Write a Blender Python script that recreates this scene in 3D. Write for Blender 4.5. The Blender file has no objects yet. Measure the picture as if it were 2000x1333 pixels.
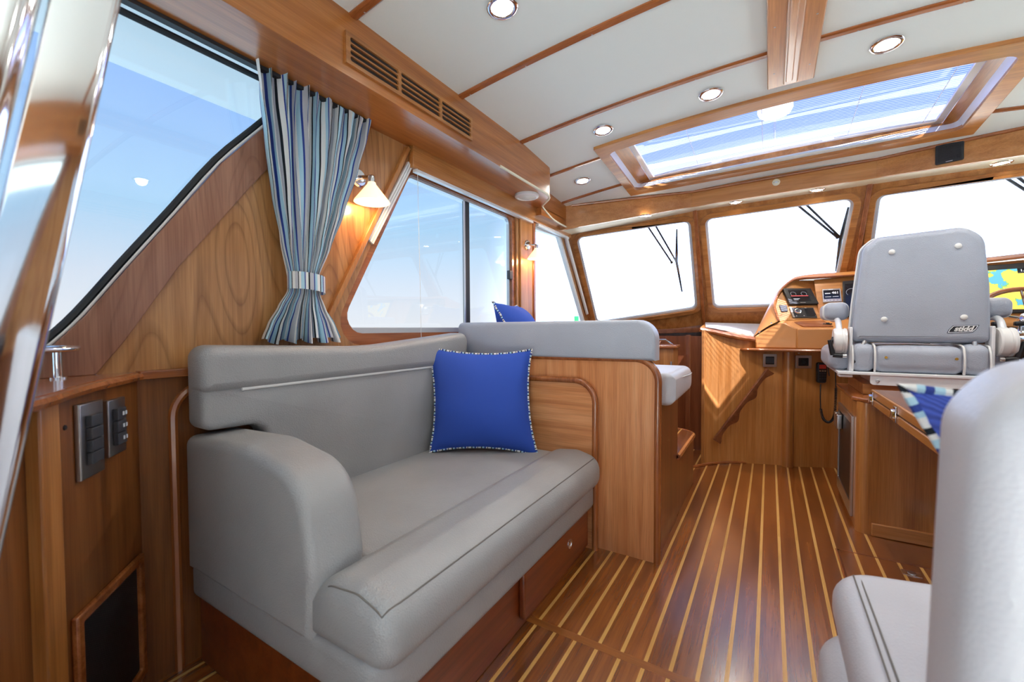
import bpy, bmesh, math, random
import numpy as np
from mathutils import Vector, Matrix, geometry
V = Vector
sc = bpy.context.scene
random.seed(4)
# ------------------------------------------------------------------ camera
cd = bpy.data.cameras.new('camera'); cam = bpy.data.objects.new('camera', cd)
sc.collection.objects.link(cam); sc.camera = cam
cd.sensor_width = 36.0; cd.lens = 36.0*824/2000; cd.clip_start = .02; cd.clip_end = 5000
RX = (0.85363644, 0.52083477, -0.00599746); RD = (0.00971911, -0.0274396, -0.99957621); RF = (-0.52077861, 0.85321639, -0.0284855)
cam.matrix_world = Matrix(((RX[0], -RD[0], -RF[0], 0), (RX[1], -RD[1], -RF[1], 0), (RX[2], -RD[2], -RF[2], 1.0), (0, 0, 0, 1)))
cd.dof.use_dof = True; cd.dof.focus_distance = 2.4; cd.dof.aperture_fstop = 3.6
# ------------------------------------------------------------------ render look
sc.view_settings.view_transform = 'Standard'; sc.view_settings.look = 'None'
sc.view_settings.exposure = 0.0; sc.view_settings.gamma = 1.0; sc.view_settings.use_curve_mapping = False
sc.cycles.use_denoising = True; sc.cycles.max_bounces = 10; sc.cycles.diffuse_bounces = 6
sc.cycles.transparent_max_bounces = 24; sc.cycles.sample_clamp_indirect = 6.0
sc.cycles.caustics_reflective = False; sc.cycles.caustics_refractive = False
# ------------------------------------------------------------------ sky
SKY = 1.0; LAMP = 1.0
w = bpy.data.worlds.new('sky'); sc.world = w; w.use_nodes = True
nt = w.node_tree; nt.nodes.clear()
tc = nt.nodes.new('ShaderNodeTexCoord'); sx = nt.nodes.new('ShaderNodeSeparateXYZ'); nt.links.new(tc.outputs['Generated'], sx.inputs[0])
rp = nt.nodes.new('ShaderNodeValToRGB'); nt.links.new(sx.outputs['Z'], rp.inputs[0])
els = rp.color_ramp.elements
for i, (p, c) in enumerate([(0.0, (.95, .97, 1.0)), (.10, (.78, .88, 1.0)), (.22, (.50, .78, 1.04)), (.42, (.36, .60, 1.06)), (1.0, (.18, .35, .92))]):
    e = els[i] if i < 2 else els.new(p)
    e.position = p; e.color = (*c, 1)
mr = nt.nodes.new('ShaderNodeMapRange'); mr.interpolation_type = 'SMOOTHSTEP'; nt.links.new(sx.outputs['Y'], mr.inputs[0])
mr.inputs[1].default_value = .80; mr.inputs[2].default_value = .95; mr.inputs[3].default_value = 0; mr.inputs[4].default_value = 1
mz = nt.nodes.new('ShaderNodeMapRange'); mz.interpolation_type = 'SMOOTHSTEP'; nt.links.new(sx.outputs['Z'], mz.inputs[0])
mz.inputs[1].default_value = .225; mz.inputs[2].default_value = .31; mz.inputs[3].default_value = 1; mz.inputs[4].default_value = 0
mq = nt.nodes.new('ShaderNodeMath'); mq.operation = 'MULTIPLY'; nt.links.new(mr.outputs[0], mq.inputs[0]); nt.links.new(mz.outputs[0], mq.inputs[1])
mx = nt.nodes.new('ShaderNodeMix'); mx.data_type = 'RGBA'; nt.links.new(mq.outputs[0], mx.inputs[0])
nt.links.new(rp.outputs[0], mx.inputs[6]); mx.inputs[7].default_value = (2.9, 3.7, 5.6, 1)
bgn = nt.nodes.new('ShaderNodeBackground'); nt.links.new(mx.outputs[2], bgn.inputs[0]); bgn.inputs[1].default_value = SKY
wo = nt.nodes.new('ShaderNodeOutputWorld'); nt.links.new(bgn.outputs[0], wo.inputs[0])
# ------------------------------------------------------------------ sun
sd = bpy.data.lights.new('sun', 'SUN'); sd.energy = 32.0; sd.angle = .009; sd.color = (1, .95, .86)
sun = bpy.data.objects.new('sun', sd); sc.collection.objects.link(sun)
sun.rotation_euler = V((-.61, .425, -1)).to_track_quat('-Z', 'Y').to_euler(); sun.location = (5, -4, 9)
# ================================================================== helpers
WORLD = {}
def lin(h):
    c = [int(h[i:i+2], 16)/255 for i in (0, 2, 4)]
    return tuple(x/12.92 if x <= .04045 else ((x+.055)/1.055)**2.4 for x in c)
def tag(o, label=None, cat=None, group=None, kind=None):
    if label: o['label'] = label
    if cat: o['category'] = cat
    if group: o['group'] = group
    if kind: o['kind'] = kind
    return o
def thing(name, label, cat, loc=(0, 0, 0), group=None, kind=None):
    o = bpy.data.objects.new(name, None); sc.collection.objects.link(o); o.location = loc; o.empty_display_size = .05
    WORLD[o.name] = V(loc); return tag(o, label, cat, group, kind)
def copy_tree(o, loc=None, parent=None):
    c = o.copy(); sc.collection.objects.link(c); c.parent = parent
    if loc is not None: c.location = loc
    for ch in list(o.children): copy_tree(ch, None, c)
    return c
def rpoly(pts, r, seg=6):
    """polygon with rounded corners"""
    n = len(pts); out = []
    rs = r if isinstance(r, (list, tuple)) else [r]*n
    for i in range(n):
        p = V(pts[i]); a = V(pts[i-1]); b = V(pts[(i+1) % n])
        if rs[i] <= 0: out.append(tuple(p)); continue
        d1 = (a-p); d2 = (b-p); l1 = d1.length; l2 = d2.length; d1.normalize(); d2.normalize()
        ang = d1.angle(d2); t = min(rs[i]/math.tan(ang/2), l1*.48, l2*.48); rr = t*math.tan(ang/2)
        c = p+(d1+d2).normalized()*(rr/math.sin(ang/2))
        s = p+d1*t-c; e = p+d2*t-c
        a0 = math.atan2(s.y, s.x); a1 = math.atan2(e.y, e.x); da = (a1-a0+math.pi) % (2*math.pi)-math.pi
        for k in range(seg+1):
            q = a0+da*k/seg; out.append((c.x+rr*math.cos(q), c.y+rr*math.sin(q)))
    return out
def sm(pts, n=6, closed=False):
    """catmull-rom through points"""
    P = [V(p) for p in pts]; m = len(P); out = []
    rng = range(m if closed else m-1)
    for i in rng:
        p1 = P[i]; p2 = P[(i+1) % m]
        p0 = P[i-1] if (i > 0 or closed) else p1*2-p2
        p3 = P[(i+2) % m] if (i+2 < m or closed) else p2*2-p1
        for k in range(n):
            t = k/n
            out.append(.5*((2*p1)+(p2-p0)*t+(2*p0-5*p1+4*p2-p3)*t*t+(3*p1-p0-3*p2+p3)*t**3))
    if not closed: out.append(P[-1])
    return out
def inset(poly, d):
    n = len(poly); out = []
    for i in range(n):
        p = V(poly[i]); a = V(poly[i-1]); b = V(poly[(i+1) % n])
        e1 = (p-a); e2 = (b-p)
        if e1.length < 1e-9: e1 = e2
        if e2.length < 1e-9: e2 = e1
        e1.normalize(); e2.normalize()
        n1 = V((-e1.y, e1.x)); n2 = V((-e2.y, e2.x)); bs = n1+n2
        if bs.length < 1e-6: bs = n1
        bs.normalize(); k = 1/max(.45, bs.dot(n1)); q = p+bs*d*k
        out.append((q.x, q.y))
    for _ in range(3):      # arcs tighter than the offset collapse to a point instead of folding over
        bad = [(V(poly[(i+1) % n])-V(poly[i])).dot(V(out[(i+1) % n])-V(out[i])) < -1e-12 for i in range(n)]
        if not any(bad) or all(bad): break
        st = next(i for i in range(n) if not bad[i]); i = st+1
        while i < st+n+1:
            if bad[i % n]:
                j = i
                while bad[j % n]: j += 1
                ids = [k % n for k in range(i, j+1)]; a = sum((V(out[k]) for k in ids), V((0, 0)))/len(ids)
                for k in ids: out[k] = (a.x, a.y)
                i = j+1
            else: i += 1
    return out
def area(p): return sum(p[i-1][0]*p[i][1]-p[i][0]*p[i-1][1] for i in range(len(p)))/2
class B:
    def __init__(s): s.v = []; s.f = []; s.uv = []; s.hasuv = False
    def add(s, vs, fs, uvs=None):
        k = len(s.v); s.v += [V(p) for p in vs]; s.f += [[i+k for i in f] for f in fs]
        if uvs: s.hasuv = True; s.uv += uvs
        else: s.uv += [(0, 0)]*len(vs)
        return s
    def box(s, x0, x1, y0, y1, z0, z1):
        return s.obox(((x0+x1)/2, (y0+y1)/2, (z0+z1)/2), ((x1-x0)/2, 0, 0), (0, (y1-y0)/2, 0), (0, 0, (z1-z0)/2))
    def obox(s, c, a, b, d):
        c = V(c); a = V(a); b = V(b); d = V(d)
        vs = [c+a*i+b*j+d*k for k in (-1, 1) for j in (-1, 1) for i in (-1, 1)]
        return s.add(vs, [(0, 2, 3, 1), (4, 5, 7, 6), (0, 1, 5, 4), (2, 6, 7, 3), (0, 4, 6, 2), (1, 3, 7, 5)])
    def tube(s, path, r, n=10, closed=False, cap=True, vscale=1.0):
        P = [V(p) for p in path]; m = len(P); vs = []; uvs = []; fs = []; nrm = None; L = 0
        for i in range(m):
            if closed: t = P[(i+1) % m]-P[i-1]
            else: t = P[min(i+1, m-1)]-P[max(i-1, 0)]
            t.normalize()
            if nrm is None: nrm = t.orthogonal().normalized()
            nrm = (nrm-t*nrm.dot(t)).normalized(); bn = t.cross(nrm)
            if i: L += (P[i]-P[i-1]).length
            rr = r[i] if isinstance(r, (list, tuple)) else r
            for k in range(n):
                q = 2*math.pi*k/n; vs.append(P[i]+nrm*(rr*math.cos(q))+bn*(rr*math.sin(q))); uvs.append((k/n, L*vscale))
        for i in range(m if closed else m-1):
            for k in range(n):
                a = i*n+k; b = i*n+(k+1) % n; c = ((i+1) % m)*n+(k+1) % n; d = ((i+1) % m)*n+k
                fs.append((a, b, c, d))
        if cap and not closed: fs += [tuple(range(n))[::-1], tuple(range((m-1)*n, m*n))]
        return s.add(vs, fs, uvs)
    def lathe(s, prof, O, ax, n=24, cap=True):
        O = V(O); ax = V(ax).normalized(); u = ax.orthogonal().normalized(); q = ax.cross(u); vs = []; fs = []; m = len(prof)
        for (r, h) in prof:
            for k in range(n):
                a = 2*math.pi*k/n; vs.append(O+ax*h+u*(r*math.cos(a))+q*(r*math.sin(a)))
        for i in range(m-1):
            for k in range(n): fs.append((i*n+k, i*n+(k+1) % n, (i+1)*n+(k+1) % n, (i+1)*n+k))
        if cap: fs += [tuple(range(n))[::-1], tuple(range((m-1)*n, m*n))]
        return s.add(vs, fs)
    def slab(s, poly, O, U, W2, N, depth, r=0.0, seg=4, puff=0.0, rb=None):
        O = V(O); U = V(U); W2 = V(W2); N = V(N); p = [tuple(q) for q in poly]
        if area(p) < 0: p = p[::-1]
        rb = r if rb is None else rb; rings = []
        if rb > 0: rings += [(rb*(1-math.sin(k/seg*math.pi/2)), rb*(1-math.cos(k/seg*math.pi/2))) for k in range(seg+1)]
        else: rings.append((0, 0))
        if r > 0: rings += [(r*(1-math.sin(k/seg*math.pi/2)), depth-r*(1-math.cos(k/seg*math.pi/2))) for k in range(seg, -1, -1)]
        else: rings.append((0, depth))
        if puff: rings += [(r+puff*1.5, depth+puff*.55), (r+puff*3.5, depth+puff)]
        n = len(p); vs = []; fs = []
        for (ins, h) in rings:
            for q in (inset(p, ins) if ins else p): vs.append(O+U*q[0]+W2*q[1]+N*h)
        for i in range(len(rings)-1):
            for k in range(n): fs.append((i*n+k, i*n+(k+1) % n, (i+1)*n+(k+1) % n, (i+1)*n+k))
        fs += [tuple(range(n))[::-1], tuple(range((len(rings)-1)*n, len(rings)*n))]
        return s.add(vs, fs)
    def plate(s, loops, O, U, W2, N, depth):
        O = V(O); U = V(U); W2 = V(W2); N = V(N); L = []; 
        for i, p in enumerate(loops):
            p = [tuple(q) for q in p]
            if (area(p) < 0) != (i > 0): p = p[::-1]
            L.append(p)
        flat = [q for p in L for q in p]; n = len(flat)
        tri = geometry.tessellate_polygon([[V((q[0], q[1], 0)) for q in p] for p in L])
        vs = [O+U*q[0]+W2*q[1] for q in flat]+[O+U*q[0]+W2*q[1]+N*depth for q in flat]
        fs = [tuple(t) for t in tri]+[(t[0]+n, t[2]+n, t[1]+n) for t in tri]; k = 0
        for p in L:
            m = len(p)
            for i in range(m): a = k+i; b = k+(i+1) % m; fs.append((a, b, b+n, a+n))
            k += m
        return s.add(vs, fs)
    def rbox(s, c, h, r, n=4, puff=(0, 0, 0), M=None):
        """rounded box, half sizes h, corner radius r"""
        h = V(h); c = V(c); coords = []
        for a in range(3):
            L = [-h[a]+r*(1-math.cos(k/n*math.pi/2)) for k in range(n)]
            mid = max(2, 5 if puff[a] or any(puff) else 2)
            L += [-(h[a]-r)+2*(h[a]-r)*k/mid for k in range(mid+1)]
            L += [h[a]-r*(1-math.cos(k/n*math.pi/2)) for k in range(n-1, -1, -1)]; coords.append(L)
        key = {}; vs = []; fs = []
        def vert(p):
            kk = tuple(round(x, 6) for x in p)
            if kk in key: return key[kk]
            q = V(p); inn = V([max(-(h[a]-r), min(h[a]-r, q[a])) for a in range(3)]); d = q-inn
            if d.length > 1e-9: q = inn+d.normalized()*r
            for a in range(3):
                if puff[a]:
                    b1, b2 = [x for x in range(3) if x != a]
                    q[a] += math.copysign(puff[a], q[a])*max(0, 1-(q[b1]/h[b1])**2)*max(0, 1-(q[b2]/h[b2])**2)*(1 if abs(p[a]) > h[a]-1e-6 else 0)
            if M: q = M @ q
            key[kk] = len(vs); vs.append(c+q); return key[kk]
        for a in range(3):
            b1, b2 = [x for x in range(3) if x != a]
            for sgn in (-1, 1):
                for i in range(len(coords[b1])-1):
                    for j in range(len(coords[b2])-1):
                        f = []
                        for (ii, jj) in ((i, j), (i+1, j), (i+1, j+1), (i, j+1)):
                            p = [0, 0, 0]; p[a] = sgn*h[a]; p[b1] = coords[b1][ii]; p[b2] = coords[b2][jj]; f.append(vert(p))
                        if len(set(f)) > 2: fs.append(tuple(dict.fromkeys(f)))
        return s.add(vs, fs)
    def grid(s, fn, nu, nv, closeu=False):
        vs = []; uvs = []; fs = []; cu = nu if closeu else nu+1
        for j in range(nv+1):
            for i in range(cu):
                vs.append(fn(i/nu, j/nv)); uvs.append((i/nu, j/nv))
        for j in range(nv):
            for i in range(nu): fs.append((j*cu+i, j*cu+(i+1) % cu, (j+1)*cu+(i+1) % cu, (j+1)*cu+i))
        return s.add(vs, fs, uvs)
    def done(s, name, mat, parent=None, angle=38, bevel=0, label=None, cat=None, group=None, kind=None, normals=True):
        if parent is not None: org = WORLD[parent.name]
        else:
            xs = [p.x for p in s.v]; ys = [p.y for p in s.v]; zs = [p.z for p in s.v]
            org = V(((min(xs)+max(xs))/2, (min(ys)+max(ys))/2, min(zs)))
        me = bpy.data.meshes.new(name); me.from_pydata([tuple(p-org) for p in s.v], [], s.f)
        if s.hasuv:
            ul = me.uv_layers.new(name='UVMap')
            for lp in me.loops: ul.data[lp.index].uv = s.uv[lp.vertex_index]
        if normals:
            bm = bmesh.new(); bm.from_mesh(me); bmesh.ops.recalc_face_normals(bm, faces=bm.faces); bm.to_mesh(me); bm.free()
        me.shade_smooth()
        if angle < 180: me.set_sharp_from_angle(angle=math.radians(angle))
        me.materials.append(mat if not isinstance(mat, str) else M[mat])
        o = bpy.data.objects.new(name, me); sc.collection.objects.link(o)
        if parent is not None: o.parent = parent
        else: o.location = org
        WORLD[o.name] = org.copy()
        if bevel:
            bv = o.modifiers.new('edge', 'BEVEL'); bv.width = bevel; bv.segments = 2; bv.limit_method = 'ANGLE'; bv.harden_normals = False
        return tag(o, label, cat, group, kind)
def share(src, name, loc, parent):
    """copy of a part that shares its mesh, shifted by loc"""
    o = src.copy(); sc.collection.objects.link(o); o.name = name; o.parent = parent; o.location = V(src.location)+V(loc); return o
def text(body, size, O, U, Vv, mat, parent, name='lettering', shear=0.0, bold=0.0, N=None, lift=.0006):
    c = bpy.data.curves.new('t', 'FONT'); c.body = body; c.size = size; c.shear = shear; c.offset = bold; c.extrude = .0002
    c.align_x = 'CENTER'; c.align_y = 'CENTER'
    o = bpy.data.objects.new('t', c); sc.collection.objects.link(o); bpy.context.view_layer.update()
    me = bpy.data.meshes.new_from_object(o.evaluated_get(bpy.context.evaluated_depsgraph_get())); bpy.data.objects.remove(o)
    U = V(U).normalized(); Vv = V(Vv).normalized(); n = U.cross(Vv); org = WORLD[parent.name]
    me.name = name
    for v in me.vertices: p = v.co.copy(); v.co = V(O)+U*p.x+Vv*p.y+n*(lift+p.z)-org
    me.materials.clear(); me.materials.append(M[mat]); q = bpy.data.objects.new(name, me); sc.collection.objects.link(q); q.parent = parent
    WORLD[q.name] = org.copy(); return q
# ================================================================== materials
M = {}
def base(name):
    m = bpy.data.materials.new(name); m.use_nodes = True; M[name] = m
    return m, m.node_tree, m.node_tree.nodes['Principled BSDF']
def plain(name, col, rough=.5, metal=0, coat=0, bump=0, bscale=400, emit=None, estr=0, spec=.5):
    m, nt, b = base(name); b.inputs['Base Color'].default_value = (*col, 1); b.inputs['Roughness'].default_value = rough
    b.inputs['Metallic'].default_value = metal; b.inputs['Coat Weight'].default_value = coat; b.inputs['Coat Roughness'].default_value = .08
    b.inputs['Specular IOR Level'].default_value = spec
    if emit: b.inputs['Emission Color'].default_value = (*emit, 1); b.inputs['Emission Strength'].default_value = estr
    if bump:
        t = nt.nodes.new('ShaderNodeTexCoord'); n = nt.nodes.new('ShaderNodeTexNoise'); n.inputs['Scale'].default_value = bscale; n.inputs['Detail'].default_value = 3
        nt.links.new(t.outputs['Object'], n.inputs['Vector']); bp = nt.nodes.new('ShaderNodeBump'); bp.inputs['Strength'].default_value = bump; bp.inputs['Distance'].default_value = .002
        nt.links.new(n.outputs[0], bp.inputs['Height']); nt.links.new(bp.outputs[0], b.inputs['Normal'])
    return m
def ramp(nt, stops, mode='LINEAR'):
    r = nt.nodes.new('ShaderNodeValToRGB'); r.color_ramp.interpolation = mode; e = r.color_ramp.elements
    for i, (p, c) in enumerate(stops):
        q = e[i] if i < 2 else e.new(p)
        q.position = p; q.color = (*c, 1) if len(c) == 3 else c
    return r
def wood(name, dark, mid, light, axis='z', fine=1.0, rings=0.0, rough=.32, coat=.35, vary=0.0, ringscale=1.0):
    m, nt, b = base(name); N = nt.nodes; L = nt.links
    t = N.new('ShaderNodeTexCoord'); mp = N.new('ShaderNodeMapping'); a = 'xyz'.index(axis)
    scl = [22*fine]*3; scl[a] = 1.1*fine; mp.inputs['Scale'].default_value = scl; L.new(t.outputs['Object'], mp.inputs[0])
    oi = N.new('ShaderNodeObjectInfo'); ad = N.new('ShaderNodeVectorMath'); ad.operation = 'ADD'
    cm = N.new('ShaderNodeCombineXYZ'); ml = N.new('ShaderNodeMath'); ml.operation = 'MULTIPLY'; ml.inputs[1].default_value = 57.0
    L.new(oi.outputs['Random'], ml.inputs[0])
    for k in range(3): L.new(ml.outputs[0], cm.inputs[k])
    L.new(mp.outputs[0], ad.inputs[0]); L.new(cm.outputs[0], ad.inputs[1])
    n1 = N.new('ShaderNodeTexNoise'); n1.inputs['Scale'].default_value = 1.0; n1.inputs['Detail'].default_value = 5; n1.inputs['Roughness'].default_value = .62; n1.inputs['Distortion'].default_value = .4
    L.new(ad.outputs[0], n1.inputs['Vector'])
    r1 = ramp(nt, [(.28, dark), (.5, mid), (.74, light)]); L.new(n1.outputs[0], r1.inputs[0]); col = r1.outputs[0]
    mp2 = N.new('ShaderNodeMapping'); s2 = [260*fine]*3; s2[a] = 6*fine; mp2.inputs['Scale'].default_value = s2; L.new(t.outputs['Object'], mp2.inputs[0])
    n2 = N.new('ShaderNodeTexNoise'); n2.inputs['Scale'].default_value = 1; n2.inputs['Detail'].default_value = 2; L.new(mp2.outputs[0], n2.inputs['Vector'])
    r2 = ramp(nt, [(.35, (.74, .70, .66)), (.6, (1.05, 1.05, 1.05))]); L.new(n2.outputs[0], r2.inputs[0])
    mu = N.new('ShaderNodeMix'); mu.data_type = 'RGBA'; mu.blend_type = 'MULTIPLY'; mu.inputs[0].default_value = .55; L.new(col, mu.inputs[6]); L.new(r2.outputs[0], mu.inputs[7]); col = mu.outputs[2]
    if rings:
        mp3 = N.new('ShaderNodeMapping'); s3 = [3.4*ringscale]*3; s3[a] = .75*ringscale; mp3.inputs['Scale'].default_value = s3; L.new(t.outputs['Object'], mp3.inputs[0])
        n3 = N.new('ShaderNodeTexNoise'); n3.inputs['Scale'].default_value = 1; n3.inputs['Detail'].default_value = 1.6; n3.inputs['Roughness'].default_value = .35; L.new(mp3.outputs[0], n3.inputs['Vector'])
        q = N.new('ShaderNodeMath'); q.operation = 'MULTIPLY'; q.inputs[1].default_value = 26; L.new(n3.outputs[0], q.inputs[0])
        fr = N.new('ShaderNodeMath'); fr.operation = 'FRACT'; L.new(q.outputs[0], fr.inputs[0])
        r3 = ramp(nt, [(0, (.50, .44, .38)), (.10, (.88, .86, .84)), (.75, (1.02, 1.02, 1.02)), (1.0, (.62, .56, .5))]); L.new(fr.outputs[0], r3.inputs[0])
        m3 = N.new('ShaderNodeMix'); m3.data_type = 'RGBA'; m3.blend_type = 'MULTIPLY'; m3.inputs[0].default_value = rings; L.new(col, m3.inputs[6]); L.new(r3.outputs[0], m3.inputs[7]); col = m3.outputs[2]
    if vary:
        hv = N.new('ShaderNodeHueSaturation'); mr2 = N.new('ShaderNodeMapRange'); mr2.inputs[3].default_value = 1-vary; mr2.inputs[4].default_value = 1+vary
        L.new(oi.outputs['Random'], mr2.inputs[0]); L.new(mr2.outputs[0], hv.inputs['Value']); L.new(col, hv.inputs['Color']); col = hv.outputs[0]
    L.new(col, b.inputs['Base Color']); b.inputs['Roughness'].default_value = rough
    b.inputs['Coat Weight'].default_value = coat; b.inputs['Coat Roughness'].default_value = .2 if 'teak' in name else .12
    if 'teak' in name: b.inputs['Coat IOR'].default_value = 1.95
    return m
CH = [lin('90582a'), lin('b2753c'), lin('c88d52')]
for ax in 'xyz': wood('cherry_'+ax, *CH, axis=ax, vary=.06)
wood('cherry_figured', lin('925f36'), lin('b07d4c'), lin('c39362'), axis='z', rings=.75, vary=0)
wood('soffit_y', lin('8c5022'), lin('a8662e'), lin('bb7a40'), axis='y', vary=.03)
for ax in 'xz': wood('rosy_'+ax, lin('b8703e'), lin('d28e5b'), lin('dfa272'), axis=ax, vary=.02)  # redder cherry; its paleness paints in the light falling on the partition
for ax in 'yz': wood('aft_'+ax, lin('603618'), lin('7d4a23'), lin('935d31'), axis=ax, vary=.05)  # cherry darkened: the shade low down and aft is put into the colour
for ax in 'xyz': wood('honey_'+ax, lin('a4652c'), lin('bf8044'), lin('d0955a'), axis=ax, vary=.04)
for ax in 'xyz': wood('trim_'+ax, lin('7e431f'), lin('9c5a2e'), lin('b26d3c'), axis=ax, fine=1.4, coat=.6, rough=.26)
wood('board', lin('835640'), lin('9a6b54'), lin('ac7d64'), axis='z', rings=.45, ringscale=1.3, rough=.35)
wood('mahogany_y', lin('5e260c'), lin('783613'), lin('8a431c'), axis='y', rough=.35)
for ax in 'yz': wood('dark_'+ax, lin('5c2f18'), lin('754022'), lin('8a5230'), axis=ax, rough=.35)
wood('teak', lin('5c2f0e'), lin('824719'), lin('9c5b26'), axis='y', fine=1.3, rough=.26, coat=1.0, vary=.13)
wood('teak_x', lin('6b3a14'), lin('8a5020'), lin('9c5f28'), axis='x', fine=1.3, rough=.3, coat=.5)
wood('holly', lin('c08c44'), lin('d0a058'), lin('dbae6a'), axis='y', fine=1.5, rough=.35, coat=.4)
def leather(name, col, rough=.42, scale=130, bump=.30):
    m, nt, b = base(name); N = nt.nodes; L = nt.links; t = N.new('ShaderNodeTexCoord')
    vo = N.new('ShaderNodeTexVoronoi'); vo.inputs['Scale'].default_value = scale*2; L.new(t.outputs['Object'], vo.inputs['Vector'])
    no = N.new('ShaderNodeTexNoise'); no.inputs['Scale'].default_value = scale*.35; no.inputs['Detail'].default_value = 4; L.new(t.outputs['Object'], no.inputs['Vector'])
    ad = N.new('ShaderNodeMath'); ad.operation = 'ADD'; L.new(vo.outputs['Distance'], ad.inputs[0]); L.new(no.outputs[0], ad.inputs[1])
    bp = N.new('ShaderNodeBump'); bp.inputs['Strength'].default_value = bump; bp.inputs['Distance'].default_value = .0025; L.new(ad.outputs[0], bp.inputs['Height']); L.new(bp.outputs[0], b.inputs['Normal'])
    lo = N.new('ShaderNodeTexNoise'); lo.inputs['Scale'].default_value = 4; L.new(t.outputs['Object'], lo.inputs['Vector'])
    r = ramp(nt, [(.3, tuple(x*.92 for x in col)), (.7, tuple(min(1, x*1.06) for x in col))]); L.new(lo.outputs[0], r.inputs[0]); L.new(r.outputs[0], b.inputs['Base Color'])
    b.inputs['Roughness'].default_value = rough; return m
leather('leather', lin('989899')); leather('leather_pale', lin('bdbdc4'), rough=.36, bump=.14); leather('leather_cool', lin('a8aebb'), rough=.38)  # bluish tint of pale and cool stands for sky reflected in the leather
plain('seam', lin('6d6863'), .6); plain('seam_pale', lin('d9d8d4'), .5); plain('piping_white', lin('e9e9e6'), .45)
plain('vinyl', lin('e2e9e6'), .55, bump=.15, bscale=260); plain('cream', lin('e0d8bf'), .45); plain('white', lin('e8e8e6'), .35, coat=.3)
plain('white_metal', lin('e6e7ea'), .3, coat=.4); plain('chrome', (.82, .83, .85), .06, metal=1); plain('steel', (.62, .61, .60), .28, metal=1)
plain('brushed', (.40, .385, .37), .35, metal=1)
plain('black', (.012, .012, .014), .35); plain('black_soft', (.02, .02, .022), .6); plain('rubber', (.014, .016, .02), .6); plain('alu', lin('c9ccd0'), .35, metal=.6)
plain('grey_plastic', lin('3a3c42'), .45); plain('grille_dark', (.015, .013, .012), .55); plain('slot', (.02, .012, .008), .8)
plain('blue_cloth', lin('3554b2'), .85, bump=.35, bscale=900, spec=.2); plain('gasket', lin('d5dde6'), .4)
plain('hull_white', lin('e6eae8'), .35); plain('lamp_white', (1, 1, 1), .5, emit=(1, .93, .82), estr=14); plain('lamp_warm', (1, .9, .7), .5, emit=(1, .72, .40), estr=30)
plain('screen_dark', lin('10151c'), .12, coat=.6, emit=lin('1b232d'), estr=.25); plain('screen_white', (.6, .62, .65), .3, emit=(.9, .93, 1), estr=.35); plain('screen_red', (.5, .05, .05), .4, emit=(.8, .12, .12), estr=.7)
plain('screen_green', (.1, .6, .2), .4, emit=(.1, .7, .25), estr=.8); plain('lcd_red', lin('5a1510'), .3, emit=lin('7a1d14'), estr=.4); plain('brass', lin('c79a45'), .3, metal=1)
plain('shade_glass', lin('f7d9b0'), .5, emit=(1, .62, .32), estr=1.6)
plain('far_green', lin('3f6b46'), .8); plain('far_grey', lin('c0c8d0'), .8); plain('buoy_green', lin('1fa05a'), .5)
def glass(name, tint=(1, 1, 1), boost=1.0):
    m, nt, b = base(name); nt.nodes.remove(b); N = nt.nodes; L = nt.links; out = [x for x in N if x.type == 'OUTPUT_MATERIAL'][0]
    tr = N.new('ShaderNodeBsdfTransparent'); tr.inputs[0].default_value = (*tint, 1); gl = N.new('ShaderNodeBsdfGlossy'); gl.inputs['Roughness'].default_value = .01
    fr = N.new('ShaderNodeLayerWeight'); mx = N.new('ShaderNodeMixShader')
    pw = N.new('ShaderNodeMath'); pw.operation = 'POWER'; pw.inputs[1].default_value = 5; L.new(fr.outputs['Facing'], pw.inputs[0])
    mm = N.new('ShaderNodeMath'); mm.operation = 'MULTIPLY_ADD'; mm.inputs[1].default_value = .92; mm.inputs[2].default_value = .05*boost; mm.use_clamp = True; L.new(pw.outputs[0], mm.inputs[0])
    L.new(mm.outputs[0], mx.inputs[0]); L.new(tr.outputs[0], mx.inputs[1]); L.new(gl.outputs[0], mx.inputs[2]); L.new(mx.outputs[0], out.inputs[0])
    return m
glass('glass', (.97, .985, 1), 1.0); glass('hatch_glass', (.64, .68, .93), 1.0)
def stripes(name, stops, rep, axis=0, rough=.8, bump=.3):
    m, nt, b = base(name); N = nt.nodes; L = nt.links; t = N.new('ShaderNodeUVMap'); s = N.new('ShaderNodeSeparateXYZ'); L.new(t.outputs[0], s.inputs[0])
    q = N.new('ShaderNodeMath'); q.operation = 'MULTIPLY'; q.inputs[1].default_value = rep; L.new(s.outputs[axis], q.inputs[0])
    f = N.new('ShaderNodeMath'); f.operation = 'FRACT'; L.new(q.outputs[0], f.inputs[0]); r = ramp(nt, stops, 'CONSTANT'); L.new(f.outputs[0], r.inputs[0]); L.new(r.outputs[0], b.inputs['Base Color'])
    b.inputs['Roughness'].default_value = rough; b.inputs['Specular IOR Level'].default_value = .2
    tc = N.new('ShaderNodeTexCoord'); n = N.new('ShaderNodeTexNoise'); n.inputs['Scale'].default_value = 700; L.new(tc.outputs['Object'], n.inputs['Vector'])
    bp = N.new('ShaderNodeBump'); bp.inputs['Strength'].default_value = bump; bp.inputs['Distance'].default_value = .002; L.new(n.outputs[0], bp.inputs['Height']); L.new(bp.outputs[0], b.inputs['Normal']); return m
W_, LB, NV, GR, BK = lin('e8e7e4'), lin('abcddd'), lin('33458f'), lin('b9b9c0'), lin('1d2229')
seq = [(W_, 5), (BK, 1.5), (LB, 6), (NV, 2), (GR, 6), (W_, 3), (NV, 3), (LB, 5), (BK, 2), (W_, 5), (LB, 4), (NV, 1.5), (GR, 6), (BK, 2.2), (W_, 4), (NV, 1.6), (LB, 5), (W_, 3), (BK, 1.4), (GR, 5)]
tot = sum(k for _, k in seq); stp = []; acc = 0
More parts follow.
